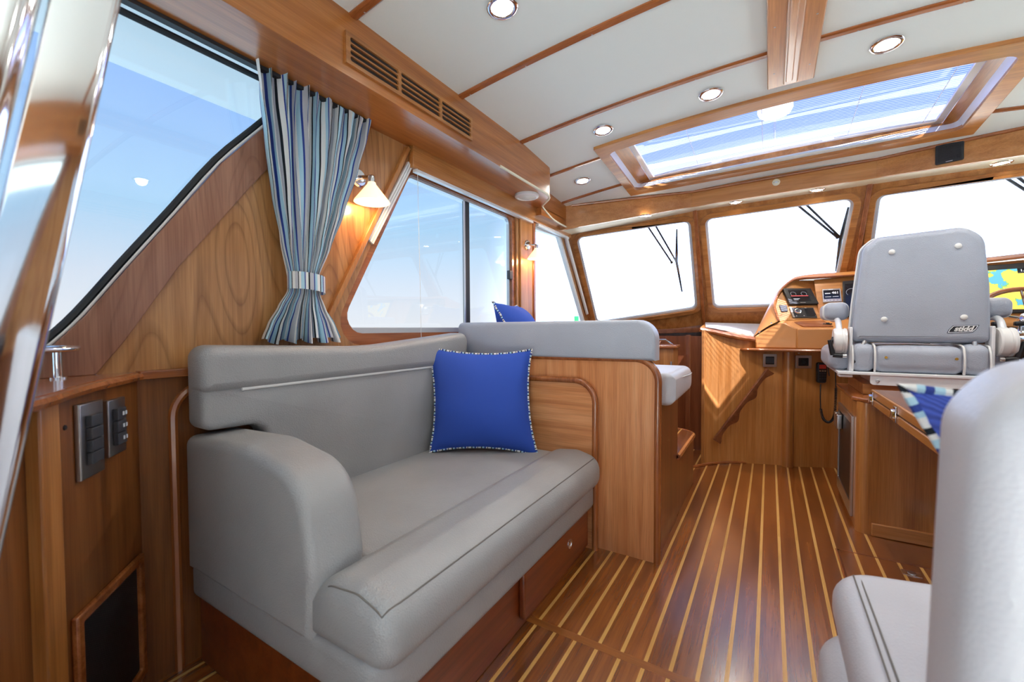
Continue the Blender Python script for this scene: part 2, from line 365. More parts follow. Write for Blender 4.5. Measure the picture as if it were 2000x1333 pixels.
for c, k in seq: stp.append((acc/tot, c)); acc += k
stripes('curtain_stripe', stp, 4.4)
stripes('piping_stripe', [(0, W_), (.30, BK), (.42, LB), (.62, NV), (.80, W_), (.92, BK)], 22, axis=1)
def knit(name, col):
    m, nt, b = base(name); N = nt.nodes; L = nt.links; t = N.new('ShaderNodeTexCoord'); wv = N.new('ShaderNodeTexWave'); wv.bands_direction = 'DIAGONAL'
    wv.inputs['Scale'].default_value = 75; wv.inputs['Distortion'].default_value = 1.2; L.new(t.outputs['Object'], wv.inputs['Vector']); bp = N.new('ShaderNodeBump'); bp.inputs['Strength'].default_value = .6; bp.inputs['Distance'].default_value = .003
    L.new(wv.outputs[0], bp.inputs['Height']); L.new(bp.outputs[0], b.inputs['Normal']); r = ramp(nt, [(.1, tuple(x*.7 for x in col)), (.7, col)]); L.new(wv.outputs[0], r.inputs[0]); L.new(r.outputs[0], b.inputs['Base Color']); b.inputs['Roughness'].default_value = .9
knit('blue_knit', lin('4a5fc0'))
def weave(name):
    m, nt, b = base(name); N = nt.nodes; L = nt.links; t = N.new('ShaderNodeTexCoord'); ck = N.new('ShaderNodeTexBrick'); mp = N.new('ShaderNodeMapping'); mp.inputs['Rotation'].default_value = (math.radians(90), 0, math.radians(35))
    L.new(t.outputs['Object'], mp.inputs[0]); L.new(mp.outputs[0], ck.inputs['Vector']); ck.inputs['Scale'].default_value = 60
    ck.inputs['Color1'].default_value = (.02, .02, .022, 1); ck.inputs['Color2'].default_value = (.03, .03, .034, 1); ck.inputs['Mortar'].default_value = (.004, .004, .004, 1); ck.inputs['Mortar Size'].default_value = .06
    L.new(ck.outputs[0], b.inputs['Base Color']); b.inputs['Roughness'].default_value = .45
weave('mesh_black')
m, nt_, b_ = base('chart'); t_ = nt_.nodes.new('ShaderNodeTexCoord'); n_ = nt_.nodes.new('ShaderNodeTexNoise'); n_.inputs['Scale'].default_value = 11; n_.inputs['Detail'].default_value = 6
nt_.links.new(t_.outputs['Object'], n_.inputs['Vector']); r_ = ramp(nt_, [(0, lin('5aa9c6')), (.40, lin('7fb35a')), (.415, lin('e0c95a')), (.8, lin('e8d57a'))], 'CONSTANT'); nt_.links.new(n_.outputs[0], r_.inputs[0])
nt_.links.new(r_.outputs[0], b_.inputs['Base Color']); nt_.links.new(r_.outputs[0], b_.inputs['Emission Color']); b_.inputs['Emission Strength'].default_value = .8; b_.inputs['Roughness'].default_value = .2
m, nt_, b_ = base('water'); b_.inputs['Base Color'].default_value = (.16, .26, .34, 1); b_.inputs['Roughness'].default_value = .22
t_ = nt_.nodes.new('ShaderNodeTexCoord'); n_ = nt_.nodes.new('ShaderNodeTexNoise'); n_.inputs['Scale'].default_value = 1.3; n_.inputs['Detail'].default_value = 5; nt_.links.new(t_.outputs['Object'], n_.inputs['Vector'])
bp_ = nt_.nodes.new('ShaderNodeBump'); bp_.inputs['Strength'].default_value = .5; bp_.inputs['Distance'].default_value = .4; nt_.links.new(n_.outputs[0], bp_.inputs['Height']); nt_.links.new(bp_.outputs[0], b_.inputs['Normal'])
m, nt_, b_ = base('blind_slat'); b_.inputs['Base Color'].default_value = (.34, .38, .72, 1); b_.inputs['Roughness'].default_value = .3; b_.inputs['Metallic'].default_value = .3
# ================================================================== outside
B().box(-900, 900, -900, 900, -1.6, -1.55).done('sea', 'water', label='calm blue grey water around the boat', cat='water', kind='structure')
sh = thing('far_shoreline', 'low hazy shoreline with pale buildings seen over the water through the aft side window', 'shoreline', (-560, 60, -1.6))
bb = B(); random.seed(9)
bb.box(-560, -540, -150, 420, -1.6, 1.8).done('land', 'far_green', sh)
for k in range(26):
    y = 30+k*7+random.random()*3; B().box(-548, -538, y, y+3+random.random()*3, -1.6, 3.0+random.random()*3.5).done('building', 'far_grey', sh)
cb = thing('channel_marker', 'small green channel marker on the water beyond the port forward side window', 'buoy', (-12.55, 30, -1.6))
B().lathe([(.5, 0), (.5, .4), (.12, .6), (.12, 2.5)], (-12.55, 30, -1.6), (0, 0, 1), 12).done('float', 'buoy_green', cb)
B().box(-12.72, -12.38, 29.95, 30.05, .9, 1.95).done('green_board', 'buoy_green', cb)
# ================================================================== floor
fl = B().box(-1.55, 1.80, -.7, 3.75, -.06, -.012).done('floor', 'dark_y', kind='structure')
PITCH = .0712; SX = -.0945; SW = .0115
def planks(y0, y1, x0, x1):
    k0 = math.floor((x0-SX)/PITCH); k1 = math.ceil((x1-SX)/PITCH); pm = hm = None
    for k in range(k0, k1):
        a = SX+k*PITCH+SW/2; b = a+PITCH-SW
        if pm is None:
            pm = B().box(a, b, y0, y1, -.012, 0).done('plank', 'teak', fl); hm = B().box(a-SW, a, y0, y1, -.012, -.0004).done('inlay_strip', 'holly', fl); ox = a
        else:
            share(pm, 'plank', (a-ox, 0, 0), fl); share(hm, 'inlay_strip', (a-ox, 0, 0), fl)
planks(.02, 1.232, -1.50, .75); planks(1.262, 2.36, -.76, .80); planks(2.36, 3.72, -.50, .47)
B().box(-.72, .75, 1.232, 1.262, -.012, .0005).done('threshold_strip', 'teak_x', fl)
B().box(.85, 1.75, 1.262, 3.72, -.012, -.001).done('plank', 'teak', fl); B().box(.47, .85, 2.36, 3.72, -.012, -.001).done('plank', 'teak', fl)
B().box(-1.50, -.76, 1.262, 3.0, -.012, 0).done('plank', 'teak', fl)
# hatch in the sole by the starboard cabinet
hx = B(); hx.box(.268, .276, 1.30, 2.36, -.002, .0006); hx.box(.268, .62, 2.352, 2.36, -.002, .0006); hx.done('hatch_seam', 'dark_y', fl)
B().box(.262, .268, 1.30, 2.36, -.002, .0012).done('hatch_edging', 'trim_y', fl)
lt = thing('hatch_latch', 'small square chrome lift latch set in the floor hatch', 'latch', (.50, 2.27, .0))
B().slab(rpoly([(-.03, -.022), (.03, -.022), (.03, .022), (-.03, .022)], .006), (.50, 2.27, 0), (1, 0, 0), (0, 1, 0), (0, 0, 1), .003, .001).done('plate', 'chrome', lt)
B().lathe([(.013, 0), (.013, .004), (.009, .005)], (.50, 2.27, .002), (0, 0, 1), 16).done('ring_pull', 'steel', lt)
# companionway well and curved sole moulding
mo = sm([(-.47, 3.20, .004), (-.434, 3.265, .004), (-.33, 3.40, .004), (-.194, 3.503, .004), (-.05, 3.58, .004), (.08, 3.62, .004)], 6)
B().tube(mo, .012, 8).done('floor_edge_moulding', 'trim_x', fl)
# ================================================================== ceiling
def cz(x, y): return 2.196-.0478*(x-.12)**2-.08*max(0, y-2.15)
roof = B()
for (a, b, c, d) in ((-1.9, 2.1, -1.9, 2.58), (-1.9, -.97, 2.58, 3.47), (1.02, 2.1, 2.58, 3.47), (-1.9, 2.1, 3.47, 4.3)): roof.box(a, b, c, d, 2.262, 2.30)
ceil = roof.done('ceiling', 'hull_white', kind='structure')
plain('coaming', lin('8f98b0'), .5)
for (a, b, c, d) in ((-1.02, 1.07, 2.53, 2.58), (-1.02, -.97, 2.58, 3.47), (1.02, 1.07, 2.58, 3.47), (-1.02, 1.07, 3.47, 3.50)): B().box(a, b, c, d, 2.19, 2.262).done('hatch_coaming', 'coaming', ceil)
def patch(x0, x1, y0, y1, off=0.0, th=.01, nx=14, ny=4, name='ceiling_panel', mat='vinyl', parent=ceil, bev=.004):
    g = B(); n = (nx+1)*(ny+1); vs = []; 
    for lay in (0, 1):
        for j in range(ny+1):
            for i in range(nx+1):
                x = x0+(x1-x0)*i/nx; y = y0+(y1-y0)*j/ny; vs.append((x, y, cz(x, y)+off+(th if lay else 0)))
    fs = []
    for j in range(ny):
        for i in range(nx):
            a = j*(nx+1)+i; q = (a, a+1, a+nx+2, a+nx+1); fs.append(q[::-1]); fs.append(tuple(k+n for k in q))
    rim = [i for i in range(nx+1)]+[(j+1)*(nx+1)-1 for j in range(1, ny+1)]+[ny*(nx+1)+i for i in range(nx-1, -1, -1)]+[j*(nx+1) for j in range(ny-1, 0, -1)]
    for k in range(len(rim)): a = rim[k]; b = rim[(k+1) % len(rim)]; fs.append((a, b, b+n, a+n))
    g.add(vs, fs); return g.done(name, mat, parent)
ys = [-.7, 1.006, 1.612, 2.182, 2.52]
XL, XR = -1.28, 1.52
for i in range(4): 
    if i < 3: patch(XL, .07, ys[i], ys[i+1]); patch(.07, XR, ys[i], ys[i+1])
    else: patch(XL, XR, ys[i], ys[i+1], nx=24)
patch(-1.45, -.90, 2.52, 2.651); patch(-1.45, -.90, 2.651, 3.11); patch(-1.45, -.90, 3.11, 3.62)
patch(.92, 1.7, 2.52, 2.651); patch(.92, 1.7, 2.651, 3.11); patch(.92, 1.7, 3.11, 3.62); patch(-.90, .92, 3.29, 3.66, nx=20)
def batten(y, x0, x1, w=.036, th=.011):
    g = B(); prof = [(-w/2, 0), (-w/2, -.006), (-w/2+.007, -th), (w/2-.007, -th), (w/2, -.006), (w/2, 0)]
    n = 24; vs = []; fs = []; m = len(prof)
    for i in range(n+1):
        x = x0+(x1-x0)*i/n
        for (py, pz) in prof: vs.append((x, y+py, cz(x, y)+pz+.001))
    for i in range(n):
        for k in range(m): fs.append((i*m+k, i*m+(k+1) % m, (i+1)*m+(k+1) % m, (i+1)*m+k))
    fs += [tuple(range(m)), tuple(range(n*m, n*m+m))]
    o = g.add(vs, fs).done('batten', 'trim_x', ceil, angle=25)
    s = B(); x = x0+.05
    while x < x1: s.lathe([(.0035, 0), (.003, .001)], (x, y+.008, cz(x, y)-th+.001), (0, 0, -1), 8); x += .30
    tag(s.done('screws', 'brushed', o), kind='stuff')
batten(1.006, XL+.02, XR); batten(1.612, XL+.02, XR); batten(2.182, XL+.02, XR)
batten(2.651, -1.41, -.93, .03); batten(3.11, -1.42, -.93, .03); batten(2.651, .94, 1.6, .03); batten(3.11, .94, 1.6, .03)
# centre plank with grab rail track
cp = thing('ceiling_beam', 'long wooden ceiling board with a grooved grab rail running fore and aft', 'beam', (.07, 1.2, 2.17))
B().box(-.02, .165, .2, 2.44, 2.158, 2.19).done('board', 'honey_y', cp, bevel=.004)
B().slab(rpoly([(-.032, 0), (.032, 0), (.026, .016), (-.026, .016)], .006), (.072, .2, 2.159), (1, 0, 0), (0, 0, -1), (0, 1, 0), 2.20, .002).done('grab_rail', 'cherry_y', cp)
B().slab(rpoly([(-.016, 0), (.016, 0), (.012, .012), (-.012, .012)], .005), (.066, .2, 2.145), (1, 0, 0), (0, 0, -1), (0, 1, 0), 2.16, .004).done('rail_cap', 'honey_y', cp)
s = B()
for y in (1.6, 1.95, 2.3):
    for x in (.006, .14): s.lathe([(.004, 0), (.003, .001)], (x, y, 2.158), (0, 0, -1), 8)
tag(s.done('screws', 'brushed', cp), kind='stuff')
# ================================================================== side walls
def side(s):
    """s=0 port (left), s=1 starboard (right)"""
    X = (lambda x: x) if s == 0 else (lambda x: .24-x)
    d = -1 if s == 0 else 1; nm = 'left' if s == 0 else 'right'
    U = (0, 1, 0); Z = (0, 0, 1); N = (d, 0, 0); IN = (-d, 0, 0)
    panel = [(.37, .886), (3.98, .886), (3.45, 1.92), (1.07, 1.92), (.832, 1.574), (.786, 1.513), (.69, 1.378), (.555, 1.189), (.428, .974)]
    r1o = rpoly([(1.045, .935), (1.497, 1.805), (2.525, 1.805), (2.525, .935)], [.10, .05, .06, .06])
    w1 = rpoly([(1.10, .985), (1.530, 1.765), (2.485, 1.765), (2.485, .985)], [.075, .045, .05, .05])
    r2o = rpoly([(2.76, .93), (2.76, 1.775), (3.25, 1.795), (3.91, .93)], .03)
    w2 = rpoly([(2.79, .96), (2.79, 1.745), (3.225, 1.765), (3.85, .96)], .03)
    wl = B().plate([panel, r1o, r2o], (X(-1.5), 0, 0), U, Z, N, .05).done('wall_'+nm, 'cherry_figured', kind='structure')
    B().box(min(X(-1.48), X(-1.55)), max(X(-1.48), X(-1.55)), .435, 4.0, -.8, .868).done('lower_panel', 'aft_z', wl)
    B().slab([(.452, .866), (3.9, .866), (3.9, .890), (.452, .890)], (X(-1.53), 0, 0), U, Z, IN, .064, .004).done('cap_rail', 'trim_y', wl)
    # raked board beside the aft window
    out = [(.205, .888), (.235, .905), (.298, .972), (.354, 1.043), (.443, 1.179), (.552, 1.342), (.678, 1.533), (.792, 1.673), (.93, 1.84), (.975, 1.90)]
    inn = [(1.06, 1.90), (.832, 1.574), (.786, 1.513), (.69, 1.378), (.555, 1.189), (.428, .974), (.368, .888)]
    B().plate([out+inn], (X(-1.52), 0, 0), U, Z, IN, .034).done('raked_board', 'board', wl, bevel=.002)
    so = sm([V((X(-1.512), a-.010, b+.008)) for a, b in out[1:]], 3); B().tube(so, .011, 8).done('window_seal', 'rubber', wl)
    so2 = sm([V((X(-1.496), a-.004, b+.002)) for a, b in out[1:]], 3); B().tube(so2, .0035, 6).done('window_bead', 'piping_white', wl)
    B().tube([(X(-1.507), -.6, 1.868), (X(-1.507), .96, 1.868)], .010, 8).done('window_seal', 'rubber', wl)
    B().plate([[(-.7, .89)]+out+[(-.7, 1.9)]], (X(-1.528), 0, 0), U, Z, N, .006).done('window_%d' % (3+3*s), 'glass', kind='structure')
    # main side window
    wn = B().plate([r1o, w1], (X(-1.512), 0, 0), U, Z, N, .035).done('window_%d' % (1+3*s), 'trim_y', kind='structure')
    B().plate([inset(w1, -.003), inset(w1[::1], .012)] if area(w1) > 0 else [inset(w1[::-1], -.003), inset(w1[::-1], .012)], (X(-1.530), 0, 0), U, Z, N, .02).done('frame', 'alu', wn)
    B().plate([w1], (X(-1.543), 0, 0), U, Z, N, .005).done('pane', 'glass', wn)
    B().box(min(X(-1.532), X(-1.548)), max(X(-1.532), X(-1.548)), 1.985, 2.030, .985, 1.765).done('mullion', 'rubber', wn)
    B().box(min(X(-1.528), X(-1.534)), max(X(-1.528), X(-1.534)), 1.972, 1.985, .985, 1.765).done('mullion_bead', 'alu', wn)
    B().box(min(X(-1.510), X(-1.535)), max(X(-1.510), X(-1.535)), 2.452, 2.492, 1.34, 1.40).done('slide_latch', 'grey_plastic', wn, bevel=.004)
    B().box(min(X(-1.515), X(-1.540)), max(X(-1.515), X(-1.540)), 1.16, 2.48, .985, 1.010).done('sill_track', 'alu', wn)
    # forward side window
    wf = B().plate([r2o, w2], (X(-1.505), 0, 0), U, Z, N, .03).done('window_%d' % (2+3*s), 'white', kind='structure')
    B().plate([w2], (X(-1.54), 0, 0), U, Z, N, .005).done('pane', 'glass', wf)
    B().tube([(X(-1.482), 3.31, 1.79), (X(-1.482), 3.80, 1.14)], .014, 8).done('blind_track', 'white', wf)
    # mouldings
    a = V((X(-1.490), 1.020, 1.0)); b = V((X(-1.490), 1.492, 1.872)); t = (b-a).normalized()
    B().obox((a+b)/2, t*((b-a).length/2), V((0, t.z, -t.y))*.011, (.012, 0, 0)).done('cover_strip', 'cherry_z', wl, bevel=.003)
    a = V((X(-1.498), 1.262, 1.385)); b = V((X(-1.498), 1.508, 1.80)); t = (b-a).normalized(); g = B()
    for k in (-.012, 0, .012): g.obox((a+b)/2+V((0, t.z, -t.y))*k, t*((b-a).length/2), V((0, t.z, -t.y))*.0045, (.010, 0, 0))
    g.done('blind_track', 'white', wl)
    B().box(min(X(-1.468), X(-1.5)), max(X(-1.468), X(-1.5)), 1.505, 3.40, 1.782, 1.90).done('valance', 'cherry_y', wl, bevel=.004)
    B().box(min(X(-1.472), X(-1.497)), max(X(-1.472), X(-1.497)), 1.53, 2.72, 1.768, 1.782).done('valance_track', 'white', wl)
    B().box(min(X(-1.472), X(-1.497)), max(X(-1.472), X(-1.497)), 2.80, 3.36, 1.766, 1.782).done('valance_track', 'white', wl)
    B().box(min(X(-1.486), X(-1.5)), max(X(-1.486), X(-1.5)), 2.56, 2.735, .93, 1.782).done('window_post', 'honey_z', wl, bevel=.003)
    B().box(min(X(-1.478), X(-1.5)), max(X(-1.478), X(-1.5)), 2.735, 2.765, .93, 1.782).done('window_post', 'trim_z', wl, bevel=.004)
    B().tube([(X(-1.470), 1.535, 1.79), (X(-1.470), 1.548, .93)], .0012, 5).done('blind_cord', 'piping_white', wl)
    # soffit box under the deckhead with vent grille
    pl = rpoly([(-1.5, -.7), (-1.26, -.7), (-1.26, 2.575), (-1.425, 2.76), (-1.425, 3.45), (-1.5, 3.45)], [0, 0, .075, .05, 0, 0])
    pl = [(X(a), b) for a, b in pl]
    sf = B().plate([pl], (0, 0, 1.885), (1, 0, 0), (0, 1, 0), (0, 0, 1), .25).done('trim_%d' % (1+s), 'soffit_y', kind='structure')
    q = [(X(-1.425), 2.755), (X(-1.425), 3.42), (X(-1.5), 3.42), (X(-1.5), 2.755)]
    B().plate([q], (0, 0, 1.83), (1, 0, 0), (0, 1, 0), (0, 0, 1), .06).done('forward_beam', 'soffit_y', sf)
    e = [V((X(a), b, 1.885)) for a, b in ((-1.257, 1.95), (-1.257, 2.30), (-1.257, 2.46), (-1.262, 2.535), (-1.285, 2.60), (-1.345, 2.668), (-1.40, 2.725), (-1.421, 2.775))]+[V((X(-1.424), 2.85, 1.862)), V((X(-1.424), 2.95, 1.838)), V((X(-1.424), 3.1, 1.83)), V((X(-1.424), 3.42, 1.83))]
    B().tube(sm(e, 4), .0075, 8).done('cream_edging', 'cream', sf)
    vent = thing('air_vent', ('wooden slatted air conditioning vent in the port soffit above the striped curtain' if s == 0 else 'wooden slatted air vent in the starboard soffit behind the camera side'), 'vent', (X(-1.26), 1.33, 1.92))
    slots = []; cols = [(.985, 1.208), (1.222, 1.452), (1.466, 1.676)]
    for (c0, c1) in cols:
        for k in range(4):
            z0 = 1.936+k*.0215; slots.append(rpoly([(c0, z0), (c1, z0), (c1, z0+.0165), (c0, z0+.0165)], .007, 4))
    B().plate([[(.967, 1.922), (1.69, 1.922), (1.69, 2.032), (.967, 2.032)]]+slots, (X(-1.262), 0, 0), U, Z, IN, .012).done('grille', 'cherry_y', vent, bevel=.0015)
    B().box(min(X(-1.2615), X(-1.258)), max(X(-1.2615), X(-1.258)), .972, 1.685, 1.926, 2.028).done('duct', 'slot', vent)
    return wl
wl = side(0); wr = side(1)
B().box(-1.95, -1.53, -1.2, 3.6, 1.93, 1.99).done('deck_overhang', 'hull_white', label='white underside of the deck overhang outside the port windows', cat='overhang', kind='structure')
B().box(1.77, 2.55, -.7, 3.6, 1.93, 1.99).done('deck_overhang', 'hull_white', label='white underside of the deck overhang outside the starboard windows', cat='overhang', kind='structure')
# arched sofa-back panel moulding on the lower port wall
ar = sm([(-1.478, .527, .0), (-1.478, .527, .4), (-1.478, .527, .70)], 2)+[V((-1.478, .527+.09*(1-math.cos(a)), .748+.09*math.sin(a))) for a in [k/8*math.pi/2 for k in range(9)]]+[V((-1.478, 1.0, .838)), V((-1.478, 1.8, .838))]
B().tube(ar, .012, 8).done('arch_moulding', 'trim_z', wl)
# ================================================================== windshield
def plane_frame(O, n):
    n = V(n).normalized(); v = (V((0, 0, 1))-n*n.z).normalized(); u = n.cross(v) if False else v.cross(n); return V(O), u, v, n
def to2(ps, F): return [((V(p)-F[0]).dot(F[1]), (V(p)-F[0]).dot(F[2])) for p in ps]
FP = plane_frame((-.525, 3.74, 1.93), (-.307, .817, .4875)); FC = plane_frame((-.525, 3.74, 1.93), (0, .857, .514)); FS = plane_frame((.569, 3.74, 1.93), (.307, .817, .4875))
wfr = B().plate([[(-1.52, 3.99), (-.517, 4.28), (.52, 4.28), (1.78, 3.99), (1.78, 4.04), (.52, 4.33), (-.517, 4.33), (-1.52, 4.04)]], (0, 0, -.8), (1, 0, 0), (0, 1, 0), (0, 0, 1), 1.86).done('wall_front', 'dark_z', kind='structure')
specs = [
 (FP, [(-1.56, 3.43, 1.92), (-.525, 3.70, 2.0), (-.517, 4.30, 1.0), (-1.56, 3.98, .95)], [(-1.455, 3.47, 1.80), (-.563, 3.75, 1.885), (-.558, 4.17, 1.165), (-1.435, 3.93, 1.04)], 7),
 (FC, [(-.525, 3.70, 2.0), (.569, 3.70, 2.0), (.52, 4.30, 1.0), (-.517, 4.30, 1.0)], [(-.458, 3.765, 1.885), (.499, 3.757, 1.898), (.425, 4.19, 1.17), (-.436, 4.19, 1.17)], 8),
 (FS, [(.569, 3.70, 2.0), (1.80, 3.40, 1.92), (1.80, 3.95, .95), (.52, 4.30, 1.0)], [(.612, 3.745, 1.888), (1.62, 3.45, 1.84), (1.60, 3.93, 1.04), (.602, 4.17, 1.165)], 9)]
for F, outer, gl, k in specs:
    o2 = to2(outer, F); g2 = rpoly(to2(gl, F), .055)
    if area(g2) < 0: g2 = g2[::-1]
    ring = inset(g2, -.040)
    wd = B().plate([o2, inset(g2, -.006)], F[0], F[1], F[2], F[3], .045).done('window_%d' % k, 'cherry_z', kind='structure')
    B().plate([ring, g2], F[0]-F[3]*.012, F[1], F[2], F[3], .02).done('frame', 'cherry_x', wd, bevel=.003)
    B().plate([inset(g2, -.004), inset(g2, .016)], F[0]+F[3]*.018, F[1], F[2], F[3], .02).done('gasket', 'gasket', wd)
    B().plate([g2], F[0]+F[3]*.043, F[1], F[2], F[3], .005).done('pane', 'glass', wd)
def strip(a, b, wv, hv, name, mat, parent, bevel=.003):
    a = V(a); b = V(b); return B().obox((a+b)/2, (b-a)/2, V(wv), V(hv)).done(name, mat, parent, bevel=bevel)
strip((-.525, 3.715, 1.97), (-.517, 4.265, 1.02), (.014, 0, 0), (0, .012, .007), 'window_post', 'trim_z', wfr)
strip((.569, 3.715, 1.97), (.52, 4.265, 1.02), (.014, 0, 0), (0, .012, .007), 'window_post', 'trim_z', wfr)
strip((-1.47, 3.95, .95), (-.53, 4.24, .98), (0, .02, 0), (0, 0, .022), 'fiddle_rail', 'dark_y', wfr)
# header over the windshield
hp = [(-1.50, 3.16, 1.80, 1.995), (-1.381, 3.209, 1.818, 2.004), (-.524, 3.564, 1.945, 2.063), (.574, 3.545, 1.957, 2.075), (1.14, 3.34, 1.905, 2.052), (1.62, 3.17, 1.82, 2.0), (1.75, 3.13, 1.80, 1.99)]
g = B(); vs = []; fs = []
for (x, y, zb, zt) in hp: vs += [(x, y, zb), (x, y, zt+.02), (x, y+.02, zb), (x, y+.02, zt+.02)]
for i in range(len(hp)-1):
    a = i*4; b = a+4; fs += [(a, b, b+1, a+1), (a+2, a+3, b+3, b+2), (a, a+2, b+2, b), (a+1, b+1, b+3, a+3)]
hd = g.add(vs, fs).done('trim_3', 'honey_x', kind='structure', angle=10)
g = B(); vs = []; fs = []
for (x, y, zb, zt), (x2, y2, z2) in zip(hp, [(-1.55, 3.40, 1.80), (-1.43, 3.42, 1.82), (-.525, 3.76, 1.952), (.57, 3.76, 1.962), (1.2, 3.57, 1.91), (1.66, 3.44, 1.83), (1.78, 3.40, 1.80)]): vs += [(x, y+.012, zb+.001), (x2, y2, z2), (x, y+.012, zb+.012), (x2, y2, z2+.012)]
for i in range(len(hp)-1):
    a = i*4; b = a+4; fs += [(a, b, b+1, a+1), (a+2, a+3, b+3, b+2)]
g.add(vs, fs).done('header_underside', 'cream', hd, angle=10)
B().tube([V((x, y-.004, zt-.004)) for (x, y, zb, zt) in hp[1:-1]], .011, 8).done('header_moulding', 'trim_x', hd)
# aft bulkhead: doorway left open, only its side panels, lintel and the cockpit deck behind
wb = B(); wb.box(1.50, 1.76, -.70, -.64, -.05, 2.2); wb.box(-1.55, -.72, -.70, -.64, -.05, 2.2); wb.box(-1.55, 1.76, -.70, -.64, 2.02, 2.3); wb.done('wall_back', 'cherry_z', kind='structure')
B().box(-2.6, 2.8, 4.40, 9.0, .86, .90).done('bounce_foredeck', 'hull_white', label='unseen white deck ahead of the windshield, added to bounce sunlight inside', cat='deck', kind='structure')  # out of view, added to throw sunlight up to the ceiling
B().box(-2.5, -1.60, -3, 4.4, .68, .72).done('bounce_side_deck', 'hull_white', label='unseen white port side deck added to bounce light through the windows', cat='deck', kind='structure')  # both side decks are unseen, added as reflectors for the cabin
B().box(1.84, 2.75, -3, 4.4, .68, .72).done('bounce_side_deck', 'hull_white', label='unseen white starboard side deck added to bounce light through the windows', cat='deck', kind='structure')
B().box(-2.4, 2.6, -5.0, -.70, -.1, -.03).done('aft_deck', 'hull_white', label='pale cockpit deck outside the aft doorway', cat='deck', kind='structure')
# ================================================================== skylight with blind
sk = thing('skylight', 'large wood framed deck hatch with a drawn horizontal slat blind in the ceiling', 'skylight', (0, 2.95, 2.15))
def cring(outer, inner, off, th, name, mat, bev=.003):
    g = B(); n = len(outer); vs = []; fs = []
    for lp, dz in ((outer, 0), (inner, 0), (inner, -th), (outer, -th)):
        for (x, y) in lp: vs.append((x, y, cz(x, y)+off+dz))
    for k in range(4):
        for i in range(n): fs.append((k*n+i, k*n+(i+1) % n, ((k+1) % 4)*n+(i+1) % n, ((k+1) % 4)*n+i))
    return g.add(vs, fs).done(name, mat, sk, bevel=bev)
def loop(x0, x1, y0, y1, bul, r, n=14, m=6):
    """rectangle whose forward side bows out by bul; same vertex count every time"""
    P = []
    for k in range(n+1): P.append((x0+r+(x1-x0-2*r)*k/n, y0))
    for k in range(1, m+1): a = k/m*math.pi/2; P.append((x1-r+r*math.sin(a), y0+r-r*math.cos(a)))
    for k in range(1, n+1): P.append((x1, y0+r+(y1-y0-2*r)*k/n))
    for k in range(1, m+1): a = k/m*math.pi/2; P.append((x1-r+r*math.cos(a), y1-r+r*math.sin(a)))
    for k in range(1, n+1):
        t = k/n; P.append((x1-r-(x1-x0-2*r)*t, y1+bul*4*t*(1-t)))
    for k in range(1, m+1): a = k/m*math.pi/2; P.append((x0+r-r*math.sin(a), y1-r+r*math.cos(a)))
    for k in range(1, n+1): P.append((x0, y1-r-(y1-y0-2*r)*k/n))
    for k in range(1, m): a = k/m*math.pi/2; P.append((x0+r-r*math.cos(a), y0+r-r*math.sin(a)))
    return P
lo = loop(-.935, .945, 2.505, 3.325, .095, .004); li = loop(-.875, .875, 2.60, 3.262, .085, .05)
cring(lo, li, .004, .022, 'frame', 'cherry_x')
def wallring(l0, z0, l1, z1, name, mat):
    g = B(); n = len(l0); vs = [(x, y, cz(x, y)+z0) for x, y in l0]+[(x, y, cz(x, y)+z1) for x, y in l1]
    return g.add(vs, [(i, (i+1) % n, n+(i+1) % n, n+i) for i in range(n)]).done(name, mat, sk)
l2 = loop(-.872, .872, 2.604, 3.275, .082, .05); l3 = loop(-.868, .868, 2.608, 3.30, .07, .04); l4 = loop(-.80, .83, 2.62, 3.36, .02, .01)
wallring(li, -.004, l3, .045, 'well_liner', 'white'); wallring(l3, .045, l4, .085, 'well_cheeks', 'cherry_y')
cring(loop(-.80, .83, 2.62, 3.36, .02, .01), loop(-.765, .795, 2.66, 3.335, .01, .01), .10, .016, 'blind_rail', 'white')
g = B(); n = 16; vs = []; fs = []; tl = math.radians(30); wd = .0050; Y0 = 2.68
for i in range(n+1):
    x = -.77+1.57*i/n
    for dy, dz in ((-wd*math.cos(tl), -wd*math.sin(tl)), (-wd*.3, .0002), (wd*math.cos(tl), wd*math.sin(tl))): vs.append((x, Y0+dy, 2.196-.0478*(x-.12)**2+.055+dz))
for i in range(n):
    for k in (0, 1): a = i*3+k; fs.append((a, a+1, a+4, a+3))
sl = g.add(vs, fs).done('slat', 'blind_slat', sk)
for k in range(1, 38):
    dy = .0177*k; share(sl, 'slat', (0, dy, -.08*(dy-.02)), sk)
for x in (-.45, -.05, .40, .74):
    B().tube([(x, 2.68, cz(x, 2.68)+.088), (x, 3.33, cz(x, 3.33)+.088)], .0016, 5).done('blind_cord', 'piping_white', sk)
for x in (-.33, .30): B().rbox((x, 3.325, cz(x, 3.325)+.076), (.03, .008, .006), .004).done('blind_pull', 'white', sk)
g = B(); g.grid(lambda u, v: V((-.98+2.01*u, 2.57+.91*v, 2.315-.02*(u*2-1)**2-.01*v)), 12, 2); g.done('pane', 'hatch_glass', sk)
ra = thing('radar_dome', 'round white dome seen through the slats of the skylight blind', 'dome', (.02, 4.05, 2.30))
B().lathe([(.03, 0), (.11, .0), (.125, .03), (.12, .09), (.07, .125), (.01, .135)], (.02, 4.05, 2.72), (0, 0, 1), 24).done('dome', 'hull_white', ra); B().lathe([(.010, 0), (.010, .43)], (.02, 4.05, 2.30), (0, 0, 1), 12).done('post', 'steel', ra)
